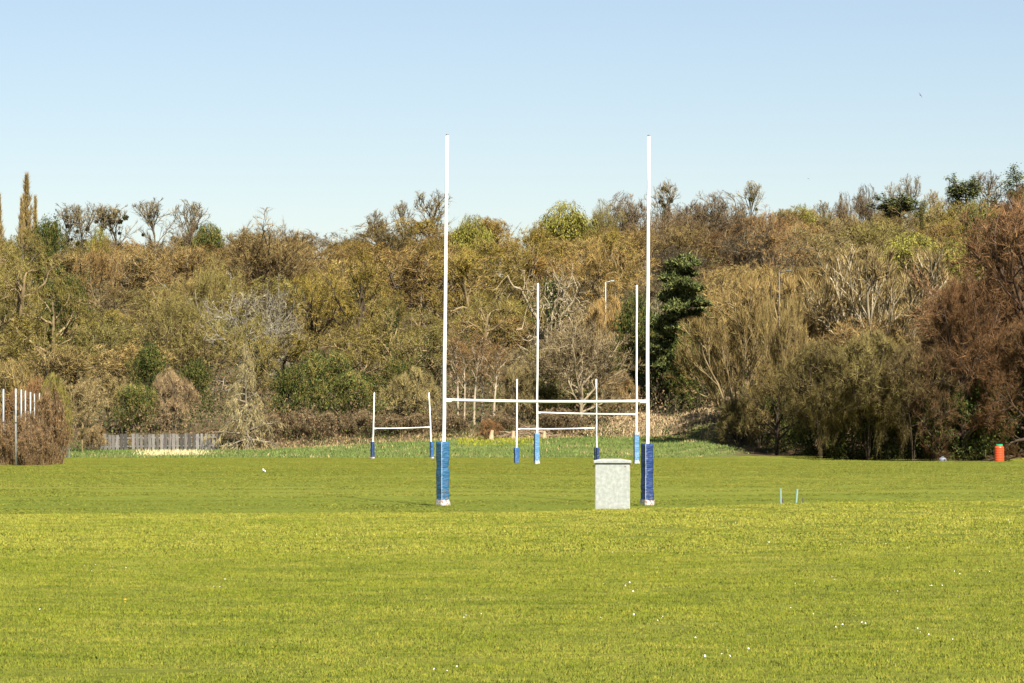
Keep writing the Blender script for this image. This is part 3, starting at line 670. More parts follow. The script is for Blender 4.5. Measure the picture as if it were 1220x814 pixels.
for k in range(2): proto(f'fan{k}', 100+k, 13, 7, th=.74, n1=12, t1=(.5, 1), a1=(75, 20), l1=.34, trop1=.06, wob=.13, n2=6, l2=.5, a2=38, n3=5, a3=36, ntw=6, twl=.6, tww=.028, prof=lambda t: 1+0*t, rad0=.42, l3w=.036, l2min=.06, l3bark=True, shape=FANS)
proto('birch', 103, 12, 3.6, th=.98, n1=18, t1=(.5, 1), a1=(38, 25), l1=.22, n2=4, n3=4, ntw=12, twl=.6, rad0=.2, trop_tw=.1, wob=.06)
proto('gnarled', 104, 11, 12, a1=(85, 40), trop1=.0, wob=.45, n1=13, rad0=.6, l1=.55, l2=.6, n2=7, n3=5, a3=50, ntw=5, twl=.5, tww=.02, l3w=.034, trop2=-.08, trop3=-.08, ivy=1500, l3bark=True, l2min=.07, shape=OPEN)
proto('dead', 105, 10, 11, a1=(85, 35), trop1=.05, wob=.36, n1=16, rad0=.22, l1=.55, n2=6, n3=5, ntw=5, twl=.45, tww=.018, l3w=.03, l3bark=True, l2min=.04)
proto('bramble', 106, 3.5, 4.5, stems=10, stem_ang=58, th=.7, rad0=.12, n1=7, t1=(.1, 1), a1=(70, 50), l1=.4, wob=.4, n2=5, a2=60, n3=5, a3=60, ntw=9, twl=.35, tww=.013, twa=65, trop_tw=0, leaf=LEAF_DEAD, nleaf=5000, lsize=.1, lspread=.3, trop1=-.05, trop2=-.1, trop3=-.1, l3bark=True, l2min=.02, shape=BUSHY, kmax=1.8)
proto('redtree', 107, 16, 14, th=.8, n1=26, t1=(.12, 1), a1=(82, 22), l1=.45, trop1=.09, wob=.15, n2=8, a2=42, n3=8, ntw=27, twl=.7, tww=.016, trop_tw=.2, rad0=.4, l2min=.03, l3w=.02, shape=[(0, .6), (.15, .92), (.35, 1), (.6, .95), (.8, .76), (.93, .48), (1, .2)], kmax=2)
proto('overhang', 109, 11, 11, stems=4, stem_ang=24, th=.8, n1=10, t1=(.42, 1), a1=(95, 30), l1=.42, trop1=-.01, n2=7, n3=6, ntw=18, twl=.75, tww=.02, leaf=LEAF_WILLOW, nleaf=1800, lsize=.1, lspread=.35, rad0=.4, l3bark=True, l2min=.045, shape=OPEN)
proto('columnivy', 108, 8, 3, th=.95, n1=22, t1=(.1, 1), a1=(60, 30), l1=.22, wob=.25, n2=4, n3=3, ntw=0, leaf=LEAF_MISTLE, nleaf=5000, lsize=.3, lspread=.45, drawl3=False)
# a mistletoe ball
rng = np.random.default_rng(5); c = norm(rng.normal(0, 1, (260, 3)))*(.5*rng.random((260, 1))**.4); V, f = flakes(rng, c, .2)
MISTLE = mesh_np('mistletoe', V, [f], [LEAF_MISTLE])

RNG = random.Random(77)
VAR = dict(oak=3, gold=2, brown=4, beech=2, coppice=2, willow=2, shrub=2, evergreen=2, fan=2)
def tree(kind, x, d, H, W, color, bark, name, label, cat, group=None, rz=None, nm=0, sink=.0, lean=0, ivycol=None):
    key = kind+str(RNG.randrange(VAR[kind])) if kind in VAR else kind
    p = PROTO[key]
    t = thing(name, label, cat, (x, d, gz(x, d)-sink), RNG.uniform(0, 6.28) if rz is None else rz, group)
    t.scale = (W/p['W'], W/p['W'], H/p['H'])
    if lean: t.rotation_euler = (0, rad(lean), 0)
    if cat == 'tree':
        jj = RNG.uniform(.8, 1.12); color = tuple(v*jj for v in color[:3])
    obj('trunk', p['trunk'], t, bark); obj('crown', p['crown'], t, (color[0]*.94, color[1]*.9, color[2]*.62))
    if p['ivy']: obj('ivy', p['ivy'], t)
    for k in range(nm):
        q = p['tips'][RNG.randrange(len(p['tips']))]*.93
        m = obj('mistletoe', MISTLE, t); m.location = q; s_ = RNG.uniform(.55, 1.05); m.scale = (s_*p['W']/W, s_*p['W']/W, s_*p['H']/H*.9)
    return t
BK = lambda r, g, b: (r, g, b)
GREYB, TANB, DARKB, PALEB = BK(.15, .125, .085), BK(.25, .19, .1), BK(.06, .046, .03), BK(.34, .28, .185)
TAN, OLV, GOLD, ORG, PUR, GRY, RED, SIL = (.26, .2, .105), (.215, .185, .075), (.24, .185, .06), (.26, .185, .08), (.155, .118, .09), (.21, .18, .13), (.15, .088, .056), (.42, .39, .32)
CLEAR = []
def T(kind, px, top, d, wpx, color, bark, name, label, cat='tree', keep=.5, **k):
    x = (px-610)/F*d; H = P(0, top, d).z-gz(x, d); W = wpx*d/F*(1.35 if kind == 'fan' else 1)
    if 276 < d < 500 or kind in ('lime', 'cedar', 'columnivy', 'greenbush'): CLEAR.append((px, wpx, d, top+(keep if d < 500 else .28)*H*F/d))
    if H < 1.0 or H > 22: print('HEIGHT', label, round(H, 1))
    return tree(kind, x, d, max(H, 1.0), W, color, bark, name, label, cat, **k)

# --- trees along the skyline
T('poplar', 34, 204, 540, 26, TAN, TANB, 'poplar_tree', 'tall tan spire of a poplar rising above the left skyline')
T('poplar', 25, 233, 535, 16, TAN, TANB, 'poplar_tree', 'shorter tan poplar close against the left side of the tall poplar')
T('poplar', 43, 231, 545, 16, TAN, TANB, 'poplar_tree', 'shorter tan poplar close against the right side of the tall poplar')
T('poplar', -3, 228, 540, 20, TAN, TANB, 'poplar_tree', 'tan poplar cut off by the left edge of the photo')
T('evergreen', 57, 256, 540, 44, None or OLV, DARKB, 'evergreen_tree', 'dark ivy covered tree just right of the tall poplars')
SK = GRY
for px, top, wpx, nm, lab in ((76, 241, 40, 2, 'bare skyline tree next right of the dark ivy covered tree'), (97, 239, 40, 7, 'bare skyline tree thick with mistletoe balls, left of the darkest clump'),
                              (117, 241, 38, 4, 'bare skyline tree with a few mistletoe balls beside the darkest clump'), (141, 243, 46, 22, 'skyline tree darkened by the thickest mistletoe and ivy'),
                              (187, 235, 50, 1, 'lone fan shaped bare tree against the sky at left'), (224, 237, 46, 2, 'bare skyline tree rising behind a brown mound of twigs')):
    T('fan', px, top, 560, wpx, SK, GREYB, 'bare_tree', lab, nm=nm)
T('beech', 223, 252, 550, 42, PUR, GREYB, 'bare_tree', 'rounded brown mound of twigs below the bare fan on the left skyline')
T('greenbush', 246, 264, 545, 56, OLV, DARKB, 'evergreen_tree', 'rounded green evergreen on the left skyline beside the brown mound')
T('lime', 115, 268, 520, 32, OLV, GREYB, 'leafing_tree', 'small bright green leafing tree below the left mistletoe trees')
T('fan', 517, 224, 565, 52, SK, GREYB, 'bare_tree', 'fan shaped bare tree with mistletoe on the skyline left of the tall upright', nm=5)
T('fan', 480, 238, 565, 30, SK, GREYB, 'bare_tree', 'small bare tree left of the fan shaped one by the tall upright')
T('fan', 455, 248, 560, 34, SK, GREYB, 'bare_tree', 'low bare tree with one dark ball on the middle skyline', nm=1)
T('lime', 562, 254, 500, 64, OLV, GREYB, 'leafing_tree', 'rounded yellow green tree on the skyline right of the left upright')
T('lime', 676, 238, 540, 72, OLV, GREYB, 'leafing_tree', 'yellow green tree on the skyline between the tall uprights')
T('willow', 716, 236, 545, 62, OLV, GREYB, 'leafing_tree', 'pale green tree on the skyline beside its yellow green neighbour')
T('beech', 752, 227, 560, 70, PUR, GREYB, 'bare_tree', 'brown bare tree on the skyline just left of the right upright')
T('fan', 787, 212, 560, 36, SK, GREYB, 'bare_tree', 'bare tree with dark mistletoe just right of the right upright', nm=7)
T('beech', 845, 227, 520, 110, PUR, GREYB, 'beech_tree', 'broad purple brown domed tree on the skyline right of the right upright', rz=1.)
T('beech', 800, 240, 510, 70, PUR, GREYB, 'beech_tree', 'purple brown domed tree directly behind the right upright')
T('fan', 893, 214, 562, 34, SK, GREYB, 'bare_tree', 'small bare tree with mistletoe above the purple brown dome', nm=3)
T('beech', 912, 244, 500, 70, (.2, .115, .075), GREYB, 'beech_tree', 'reddish brown tree right of the broad purple dome')
T('lime', 958, 242, 540, 44, OLV, GREYB, 'leafing_tree', 'yellow tinged low treetop in the dip of the right skyline')
T('fan', 980, 238, 555, 30, SK, GREYB, 'bare_tree', 'small pale bare tree beside the yellow tinged treetop at right')
T('beech', 1003, 227, 555, 32, PUR, GREYB, 'bare_tree', 'narrow brown bare tree left of the flat topped dark cedar')
T('beech', 1027, 218, 560, 48, PUR, GREYB, 'bare_tree', 'large brown bare tree rising left of the flat dark cedar')
T('fan', 1083, 206, 565, 30, SK, GREYB, 'bare_tree', 'bare round headed tree standing behind the flat dark cedar')
T('fan', 1062, 216, 565, 30, SK, GREYB, 'bare_tree', 'pale bare tree left of the round headed one at right')
T('cedar', 1073, 229, 540, 72, OLV, DARKB, 'cedar_tree', 'wide flat topped dark cedar on the right skyline')
T('columnivy', 1101, 240, 520, 10, OLV, DARKB, 'ivy_covered_tree', 'narrow dark ivy column right of the wide cedar')
T('fan', 1111, 225, 562, 28, TAN, TANB, 'bare_tree', 'thin tan bare tree right of the wide cedar')
T('beech', 1140, 219, 560, 56, PUR, GREYB, 'bare_tree', 'brown bare tree around the foot of the small flat cedar')
T('cedar', 1152, 206, 550, 48, OLV, DARKB, 'cedar_tree', 'small flat topped cedar high on the right skyline')
T('fan', 1181, 201, 565, 44, PUR, GREYB, 'bare_tree', 'bare tree between the small cedar and the dark conifer')
T('pine', 1216, 197, 520, 80, OLV, DARKB, 'cedar_tree', 'dark layered conifer cut off by the right edge of the skyline')
T('greenbush', 1166, 236, 470, 56, OLV, GREYB, 'leafing_tree', 'bright green leafy tree on the right skyline')
# --- trees on the slope
T('beech', 117, 282, 440, 62, (.28, .19, .1), TANB, 'bare_tree', 'orange tan domed tree below the left mistletoe trees')
T('pine', 62, 313, 400, 50, OLV, DARKB, 'pine_tree', 'low dark green pine on the left slope')
T('evergreen', 92, 322, 395, 50, OLV, DARKB, 'evergreen_tree', 'small green evergreen right of the low pine at left')
T('oak', 20, 292, 330, 120, OLV, TANB, 'oak_tree', 'large olive brown tree at the left edge below the poplars')
T('oak', 60, 330, 290, 130, OLV, TANB, 'oak_tree', 'olive brown oak behind the silver poles at left')
T('oak', 25, 272, 480, 90, OLV, GREYB, 'oak_tree', 'olive tree round the feet of the tall poplars')
T('beech', 318, 248, 400, 130, (.2, .15, .085), DARKB, 'bare_tree', 'tall reddish brown tree breaking the skyline left of centre', rz=.5)
T('dead', 285, 322, 300, 130, (.3, .28, .23), (.22, .2, .16), 'silver_tree', 'bare tree with silver white limbs on the left slope')
T('oak', 300, 384, 286, 100, OLV, TANB, 'oak_tree', 'olive oak standing before the lower half of the silver limbed tree')
T('dead', 330, 322, 305, 70, (.3, .28, .23), (.22, .2, .16), 'silver_tree', 'smaller silver limbed bare tree right of the bigger one')
T('willow', 215, 335, 310, 110, OLV, TANB, 'willow_tree', 'yellow green budding tree above the middle of the fence')
T('willow', 250, 300, 350, 90, OLV, TANB, 'willow_tree', 'olive budding tree behind the yellow green one at left')
T('gold', 425, 300, 320, 120, GOLD, DARKB, 'oak_tree', 'golden brown oak with dark twisted limbs left of the tall posts', rz=2)
T('gold', 380, 318, 325, 90, GOLD, DARKB, 'oak_tree', 'golden oak crown just left of the dark limbed oak')
T('gold', 560, 290, 330, 120, GOLD, TANB, 'oak_tree', 'golden olive oak right of the left tall upright')
T('oak', 575, 345, 290, 110, OLV, TANB, 'oak_tree', 'olive oak above the pale birch stems')
T('oak', 470, 345, 292, 110, OLV, TANB, 'oak_tree', 'olive oak just left of the left tall upright')
T('gnarled', 650, 298, 300, 100, (.34, .3, .22), PALEB, 'gnarled_tree', 'ivy grown tree with pale twisted drooping limbs between the uprights')
T('brown', 715, 282, 345, 110, ORG, TANB, 'bare_tree', 'orange brown tree behind the white street lamp')
T('gold', 640, 262, 420, 90, GOLD, TANB, 'oak_tree', 'golden tree high between the tall uprights')
T('gold', 740, 268, 420, 80, GOLD, TANB, 'oak_tree', 'golden tree high on the slope by the right upright')
T('beech', 692, 362, 268, 125, (.2, .16, .12), PALEB, 'bare_tree', 'grey purple bare tree with pale branches behind the far posts')
def layered_pine(px, d, label):
    rg = np.random.default_rng(12); g = G(px, d); s_ = d/F
    t = thing('pine_tree', label, 'tree', g); CLEAR.append((px, 76, d, 405))
    pads = [(816, 313, 44, 7, 0), (806, 327, 52, 8, .8), (816, 342, 50, 9, -.9), (800, 352, 40, 8, .4), (812, 364, 66, 10, -.6), (826, 378, 50, 9, .9), (790, 384, 50, 10, -.2), (812, 398, 72, 11, .3), (832, 410, 44, 10, -.8), (795, 418, 56, 12, .6), (815, 435, 70, 12, 0)]
    top = P(px, 310, d).z-g.z
    tr = [(*tubes(march(rg, np.array([[0, 0, -.3]]), np.array([[.02, 0, 1.]]), np.array([top]), 10, .05, .05), np.array([.24]), np.array([.05]), 7), 0)]
    lv = []
    for cx, cy, w_, h_, dy in pads:
        c = np.array([(cx-px)*s_, dy*1.2, P(0, cy, d).z-g.z]); rx, rz_ = w_*s_*.54, h_*s_*.95
        st = np.array([[0, 0, c[2]-.7]]); v = c-st[0]
        tr.append((*tubes(np.stack([st, st+v*.5+[0, 0, .1], c[None]], 1), np.array([.09]), np.array([.03]), 4), 0))
        n_ = int(34*w_); th_ = rg.uniform(0, 6.283, n_); rr_ = np.sqrt(rg.random(n_)); lump = .75+.25*np.sin(th_*3+cx)
        q = c+np.c_[np.cos(th_)*rr_*rx*lump, np.sin(th_)*rr_*rx*.8*lump, rz_*(1-rr_**2)*rg.uniform(-.7, 1, n_)+.22*np.sin(th_*3+rr_*5+cy)+rx*.12*np.cos(th_+cy)]
        lv.append((*spikes(rg, q, norm(rg.normal(0, .6, (n_, 3))+np.array([0, 0, .45])), rg.uniform(.22, .45, n_), np.full(n_, .05)), 0))
        tips_ = q[rg.integers(0, n_, n_)]; lv.append((*flakes(rg, tips_, .2), 0))
    for nm_, pr_, m_ in (('trunk', tr, BARK), ('crown', lv, LEAF_PINE)):
        V, fs, mi = pack(pr_); obj(nm_, mesh_np(nm_, V, fs, [m_], mi), t, DARKB)
layered_pine(812, 274, 'dark green layered pine on the slope right of the right upright')
T('evergreen', 755, 348, 285, 60, OLV, DARKB, 'evergreen_tree', 'dark glossy evergreen left of the layered pine')
T('evergreen', 790, 372, 282, 70, OLV, DARKB, 'evergreen_tree', 'dark evergreen at the foot of the layered pine')
T('evergreen', 830, 385, 272, 70, (.2, .2, .06), DARKB, 'evergreen_tree', 'green ivy clad tree right of the layered pine')
T('brown', 920, 252, 400, 100, (.2, .135, .08), GREYB, 'bare_tree', 'red brown upright tree on the right slope')
T('brown', 892, 312, 300, 100, TAN, TANB, 'bare_tree', 'brown twiggy tree right of the pine with leaning stems', rz=.7)
T('coppice', 885, 365, 252, 130, (.22, .165, .085), TANB, 'bare_tree', 'brown bare tree with leaning pale trunks at the edge of the right wood', rz=.3, lean=-12)
T('coppice', 945, 316, 258, 170, (.26, .19, .1), TANB, 'bare_tree', 'many stemmed tan tree left of the biggest fan of stems')
T('coppice', 1050, 288, 254, 220, (.24, .185, .11), (.42, .36, .25), 'many_stemmed_tree', 'broad many stemmed tree with a fan of pale stems at right', rz=.4)
T('lime', 1080, 276, 420, 110, OLV, GREYB, 'leafing_tree', 'bright yellow green tree above the fan of pale stems')
T('lime', 1132, 282, 400, 76, OLV, GREYB, 'leafing_tree', 'brightest yellow green tree left of the big red brown tree')
T('gold', 1128, 258, 440, 60, GOLD, GREYB, 'oak_tree', 'golden olive tree above the brightest yellow green one')
T('redtree', 1232, 220, 237, 280, (.155, .09, .06), (.1, .065, .045), 'bare_tree', 'huge domed red brown tree at the right edge of the photo', rz=.2)
T('redtree', 1150, 322, 233.5, 130, (.14, .078, .047), (.08, .055, .04), 'bare_tree', 'dark red brown tree just left of the huge domed one at the right edge', rz=2.2)
T('redtree', 1225, 370, 232, 150, (.135, .078, .047), (.07, .05, .035), 'bare_tree', 'dark red brown tree behind the orange barrel', rz=3)
T('redtree', 1112, 400, 233, 90, (.115, .07, .045), (.06, .045, .03), 'bare_tree', 'smallest dark red brown tree at the left flank of the red trees', rz=4)
T('redtree', 1190, 318, 238, 150, (.155, .085, .05), (.08, .055, .04), 'bare_tree', 'red brown tree filling in under the huge domed red tree', rz=1)
T('coppice', 722, 353, 292, 56, (.38, .26, .13), TANB, 'bare_bush', 'straw coloured bush hiding the foot of the white street lamp', 'bush')
T('coppice', 932, 350, 246, 70, TAN, TANB, 'bare_tree', 'brown twiggy tree hiding the foot of the grey street lamp')
# --- shrubs and small trees along the wood's foot
T('larch', 294, 410, 262, 96, (.29, .25, .17), (.2, .17, .12), 'larch_tree', 'small bare tree with drooping branches at the right end of the fence')
T('shrub', 205, 438, 272, 66, (.27, .2, .15), GREYB, 'bare_bush', 'grey pink twiggy bush behind the middle of the fence', 'bush')
T('brown', 98, 442, 255, 70, (.29, .23, .15), TANB, 'bare_tree', 'grey tan twiggy small tree at the left end of the fence')
T('brown', 130, 440, 272, 70, (.26, .21, .12), TANB, 'bare_tree', 'tan twiggy tree behind the left end of the fence')
T('evergreen', 178, 408, 290, 56, OLV, DARKB, 'evergreen_tree', 'dark green evergreen above the middle of the fence')
T('evergreen', 232, 428, 288, 50, OLV, DARKB, 'evergreen_tree', 'dark green evergreen between the grey bush and the drooping tree')
T('greenbush', 160, 455, 270, 60, OLV, GREYB, 'green_bush', 'green bush behind the left half of the fence', 'bush')
T('greenbush', 385, 415, 276, 80, OLV, GREYB, 'green_bush', 'large green bush left of the leaning youth posts', 'bush')
T('greenbush', 425, 440, 272, 80, OLV, GREYB, 'green_bush', 'green bush behind the leaning youth posts', 'bush')
T('evergreen', 350, 430, 274, 60, OLV, DARKB, 'evergreen_bush', 'dark evergreen bush right of the drooping bare tree', 'bush')
T('evergreen', 480, 425, 280, 60, OLV, DARKB, 'evergreen_bush', 'dark evergreen bush just left of the near left upright', 'bush')
T('shrub', 490, 435, 269, 80, (.25, .21, .12), GREYB, 'bare_bush', 'tan bare bush behind the right leaning youth post', 'bush')
for px, wpx, lab in ((545, 36, 'slender pale stemmed birch nearest the left tall upright'), (553, 30, 'slender birch second from the left tall upright'), (565, 40, 'slender birch in the middle of the pale stemmed row'), (574, 30, 'slender birch right of the middle of the row'), (588, 40, 'rightmost slender birch of the pale stemmed row')):
    T('birch', px, 395+(px % 5)*4, 268+(px % 4), wpx, (.23, .15, .09), (.46, .39, .28), 'birch_tree', lab)
T('shrub', 735, 440, 274, 60, (.24, .17, .1), PALEB, 'bare_bush', 'bare bush with pale stems behind the far crossbar', 'bush')
T('shrub', 620, 430, 269, 60, (.22, .18, .11), GREYB, 'bare_bush', 'twiggy bush behind the left youth upright in the middle', 'bush')
T('greenbush', 700, 462, 276, 80, OLV, GREYB, 'green_bush', 'low green bush under the grey purple bare tree', 'bush')
T('greenbush', 640, 455, 271, 70, OLV, GREYB, 'green_bush', 'green bush behind the left far upright', 'bush')
T('greenbush', 812, 425, 284, 90, OLV, GREYB, 'green_bush', 'green bush at the top of the straw bank', 'bush')
T('overhang', 978, 404, 234, 120, (.105, .085, .042), DARKB, 'willow_bush', 'olive green willow bush at the front of the right wood', 'bush')
T('overhang', 1034, 392, 234, 140, (.15, .125, .062), DARKB, 'willow_bush', 'pale olive willow bush left of the dark red brown tree', 'bush')
T('overhang', 1088, 410, 233, 120, (.1, .075, .042), DARKB, 'willow_bush', 'brown olive bush between the pale willow and the red trees', 'bush')
T('brown', 925, 425, 240, 100, (.17, .13, .065), DARKB, 'bare_tree', 'brown twiggy tree above the leaf strewn bank')
T('evergreen', 945, 430, 252, 90, OLV, DARKB, 'ivy_bush', 'dark ivy thicket at the left of the right wood', 'bush')
for px, top, d_, wpx, kd, lab in ((880, 470, 250, 60, 'shrub', 'brown twiggy bush on the leaf strewn bank'), (905, 455, 247, 70, 'shrub', 'brown bush under the leaning pale trunks'), (935, 466, 243, 60, 'evergreen', 'low ivy thicket right of the leaf strewn bank'),
        (970, 458, 236.5, 84, 'evergreen', 'dark ivy thicket under the left side of the olive willow'), (1010, 460, 236, 84, 'evergreen', 'dark evergreen thicket under the olive willow'), (1050, 458, 235.5, 84, 'evergreen', 'dark evergreen thicket under the pale willow'), (1090, 452, 235, 90, 'evergreen', 'dark evergreen thicket left of the grey container'),
        (1130, 448, 234.5, 90, 'evergreen', 'dark evergreen thicket above the grey container'), (1172, 446, 234, 84, 'evergreen', 'dark ivy thicket just left of the orange barrel'), (1212, 440, 234, 90, 'evergreen', 'dark ivy thicket right of the orange barrel'), (1255, 430, 236, 90, 'evergreen', 'dark thicket beyond the right edge')):
    T(kd, px, top, d_, wpx, (.1, .085, .04) if kd == 'shrub' else (.14, .13, .05), DARKB, 'bare_bush' if kd == 'shrub' else 'evergreen_bush', lab, 'bush')
# bramble hedge at the left, dry brambles along the wood's foot
for px, top, d_, wpx, lab in ((6, 498, 192, 40, 'low brown bramble bush at the left edge under the silver poles'), (33, 488, 192, 44, 'brown bramble bush right of the pole that reaches the grass'), (60, 455, 194, 44, 'dark brown end of the bramble hedge'), (-30, 490, 192, 50, 'bramble bush beyond the left edge'), (30, 512, 189.5, 34, 'low brown bramble bush at the front of the hedge'), (50, 505, 190, 34, 'low bramble bush at the front of the dark end of the hedge')):
    T('bramble', px, top, d_, wpx, (.19, .125, .08), TANB, 'bramble_bush', lab, 'bush')
T('shrub', 112, 505, 260, 40, (.27, .2, .13), GREYB, 'bare_bush', 'bare twigs overgrowing the left end of the fence', 'bush')
T('shrub', 66, 442, 212, 50, (.19, .17, .06), GREYB, 'bare_bush', 'greenish twiggy bush topping the bramble hedge', 'bush')
T('shrub', 38, 447, 214, 76, (.22, .13, .08), GREYB, 'bare_bush', 'brown twiggy bush behind the silver poles', 'bush')
T('shrub', 12, 425, 222, 100, TAN, GREYB, 'bare_bush', 'tan twiggy bush rising behind the leftmost silver pole', 'bush')
for px, top, wpx in ((330, 490, 50), (360, 486, 50), (395, 488, 50), (430, 486, 50), (465, 492, 50), (500, 490, 46), (540, 492, 46), (250, 508, 40), (665, 485, 60), (600, 492, 50)):
    T('bramble', px, top, 265.5, wpx, (.16, .125, .085), GREYB, 'bramble_bush', 'low brown bramble bush along the foot of the wood', 'bush', group='brambles along the foot of the wood')

# --- the wood that fills the slope
for q in ((722, 26, 300, 357), (932, 26, 250, 352)): CLEAR.append(q)
BLOBS = [(40, 300, 'oak', OLV), (60, 380, 'oak', OLV), (120, 350, 'brown', TAN), (190, 330, 'brown', (.25, .185, .095)), (200, 385, 'willow', OLV), (150, 420, 'brown', TAN), (260, 290, 'brown', ORG),
         (330, 290, 'brown', (.2, .15, .085)), (400, 275, 'brown', ORG), (330, 370, 'oak', OLV), (390, 380, 'oak', OLV), (450, 290, 'gold', ORG), (500, 280, 'brown', TAN), (480, 330, 'brown', TAN),
         (500, 380, 'oak', OLV), (540, 320, 'gold', GOLD), (600, 280, 'gold', ORG), (650, 280, 'gold', GOLD), (700, 300, 'brown', ORG), (760, 300, 'brown', TAN), (830, 260, 'beech', PUR), (850, 300, 'beech', (.2, .13, .08)),
         (900, 340, 'brown', ORG), (930, 300, 'brown', (.21, .15, .085)), (960, 270, 'brown', TAN), (1020, 260, 'willow', OLV), (1060, 260, 'brown', TAN), (980, 320, 'brown', ORG), (1060, 320, 'coppice', TAN),
         (1120, 260, 'brown', OLV), (1160, 270, 'brown', ORG), (1200, 260, 'beech', PUR), (870, 400, 'brown', TAN), (730, 380, 'brown', GRY)]
KIND = {'oak': ('oak_tree', 'olive budding oak, one of many crowding the wooded slope', 'olive oaks crowding the wooded slope'), 'brown': ('bare_tree', 'bare brown twiggy tree, one of many crowding the wooded slope', 'bare brown trees crowding the wooded slope'),
        'willow': ('willow_tree', 'yellow olive budding tree, one of several crowding the wooded slope', 'yellow olive trees crowding the wooded slope'), 'gold': ('oak_tree', 'golden brown budding oak, one of many crowding the wooded slope', 'golden oaks crowding the wooded slope'),
        'beech': ('beech_tree', 'purple brown domed tree, one of several crowding the wooded slope', 'purple brown trees crowding the wooded slope'), 'coppice': ('many_stemmed_tree', 'tan tree of many upright stems, one of several', 'many stemmed trees on the wooded slope')}
def skyline(px): return np.interp(px, [-60, 0, 100, 200, 260, 330, 420, 480, 560, 650, 720, 780, 850, 900, 960, 1020, 1090, 1140, 1220, 1280], [268, 268, 282, 284, 276, 262, 259, 254, 256, 247, 238, 231, 229, 233, 246, 242, 241, 236, 225, 221])
for dd, step, hm in ((274, 7.5, 9), (290, 7, 10), (308, 7, 11), (330, 7.5, 11.5), (356, 8, 11.5), (386, 8, 11), (420, 8.5, 10.5), (458, 9, 10.5), (500, 9, 10), (540, 8, 10), (558, 8, 10), (575, 8, 10), (595, 8, 9)):
    hw = .149*dd+12; x = -hw+RNG.uniform(0, step)
    while x < hw:
        d = dd+RNG.uniform(-7, 7); xx = x+RNG.uniform(-1.5, 1.5); x += step
        if d < d0(xx)+6: d = d0(xx)+6+RNG.uniform(0, 5)
        H = hm*RNG.uniform(.82, 1.18); px = 610+F*xx/d
        zmax = CH+(HY-(skyline(px)+RNG.uniform(0, 6)))/F*d
        H = min(H, zmax-gz(xx, d))
        Wf = RNG.uniform(.85, 1.15)*H+2
        for cx, cw, cd, cy in CLEAR:
            if d < 530 and cd > d+2 and abs(px-cx) < .42*(cw+Wf*F/d): H = min(H, CH+(HY-cy)/F*d-gz(xx, d))
        if H < 4: continue
        Wf = min(Wf, H*1.1+2)
        py = HY-F*(gz(xx, d)+H*.75-CH)/d
        bl = min(BLOBS, key=lambda q: ((q[0]-px)/1.4+RNG.gauss(0, 25))**2+(q[1]-py+RNG.gauss(0, 18))**2)
        j = RNG.uniform(.55, 1.2); wm = RNG.uniform(-.1, .1); c = (bl[3][0]*j*(1+wm), bl[3][1]*j, bl[3][2]*j*(1-wm))
        nm, lab, grp = KIND[bl[2]]
        reg = 'left of the tall posts' if px < 520 else 'between the tall uprights' if px < 780 else 'right of the tall posts'
        lab = lab.replace('crowding the wooded slope', 'on the wooded slope').replace('on the wooded slope', 'on the slope '+reg); grp += ' '+reg
        tree(bl[2], xx, d, H, Wf, c, RNG.choice([GREYB, TANB, DARKB, TANB]), nm, lab, 'tree', grp)
# lower wood behind the right-hand edge, nearer than the slope rows
for x, d in ((24, 246), (30, 243), (36, 240), (42, 238), (27, 254), (33, 252), (39, 250), (45, 247), (20, 258), (52, 240), (48, 252), (25, 264), (32, 262), (40, 260)):
    tree('brown', x, d, RNG.uniform(8, 10.5), RNG.uniform(8, 10), (.2, .14, .075), TANB, 'bare_tree', 'bare brown tree deep inside the dark right wood', 'tree', 'bare trees inside the right wood')

# ------------------------------------------------------------------ undergrowth, verge grass (stuff)
rng = np.random.default_rng(8)
def leafmass(name, n, xr, ufun, hfun, cols, size, label, cat, seed=1):
    x = rng.uniform(xr[0], xr[1], n); u = ufun(n); d = d0(x)+u+7*sstep(16, 19, x)*(u < 40)
    z = ground(x, d)+hfun(n, x, d)
    nz = np.sin(x*.9+np.sin(d*.7)*2)+np.sin(d*.55+x*.23)+rng.normal(0, .55, n)
    k = np.clip(((nz+2.2)/4.4*len(cols)).astype(int), 0, len(cols)-1); cl = np.array(cols)[k]*rng.uniform(.8, 1.2, (n, 1))
    c = np.c_[x, d, z]; V, f = flakes(rng, c, size)
    m = rng.random(n) < .45                                  # nearly half of them are stalks
    Vs = V.reshape(-1, 3, 3); L = size*rng.uniform(1.5, 3.5, n); dr = norm(rng.normal(0, .45, (n, 3))+np.array([0, 0, 1])); uu = norm(np.cross(dr, rng.normal(0, 1, (n, 3))))*.018
    Vs[m, 0] = (c-uu)[m]; Vs[m, 1] = (c+uu)[m]; Vs[m, 2] = (c+dr*L[:, None])[m]
    o = obj(name, mesh_np(name, Vs.reshape(-1, 3), [f], [M_COL], cols=np.c_[np.repeat(cl, 3, 0), np.ones(3*n)])); o['kind'] = 'stuff'
    TRI[0] += n; return tag(o, label, cat)
BR = [(.03, .045, .01), (.055, .065, .016), (.12, .085, .042), (.16, .105, .058), (.085, .072, .03), (.04, .056, .012)]  # ivy and bramble colours darkened to paint in deeper shade under the trees
leafmass('undergrowth', 130000, (-50, 50), lambda n: rng.random(n)**1.3*60, lambda n, x, d: rng.random(n)**1.5*2.4*np.clip((d-d0(x))/3, .25, 1), BR, .15, 'brambles, ivy and dead stems under the trees', 'undergrowth')
leafmass('hill_scrub', 90000, (-95, 95), lambda n: 40+rng.random(n)*290, lambda n, x, d: rng.random(n)**1.3*4.5, [(.035, .042, .012), (.06, .055, .02), (.11, .08, .038), (.05, .055, .018)], .3, 'scrub between the trees on the slope', 'scrub')  # scrub colours darkened so the gaps between crowns read as shade
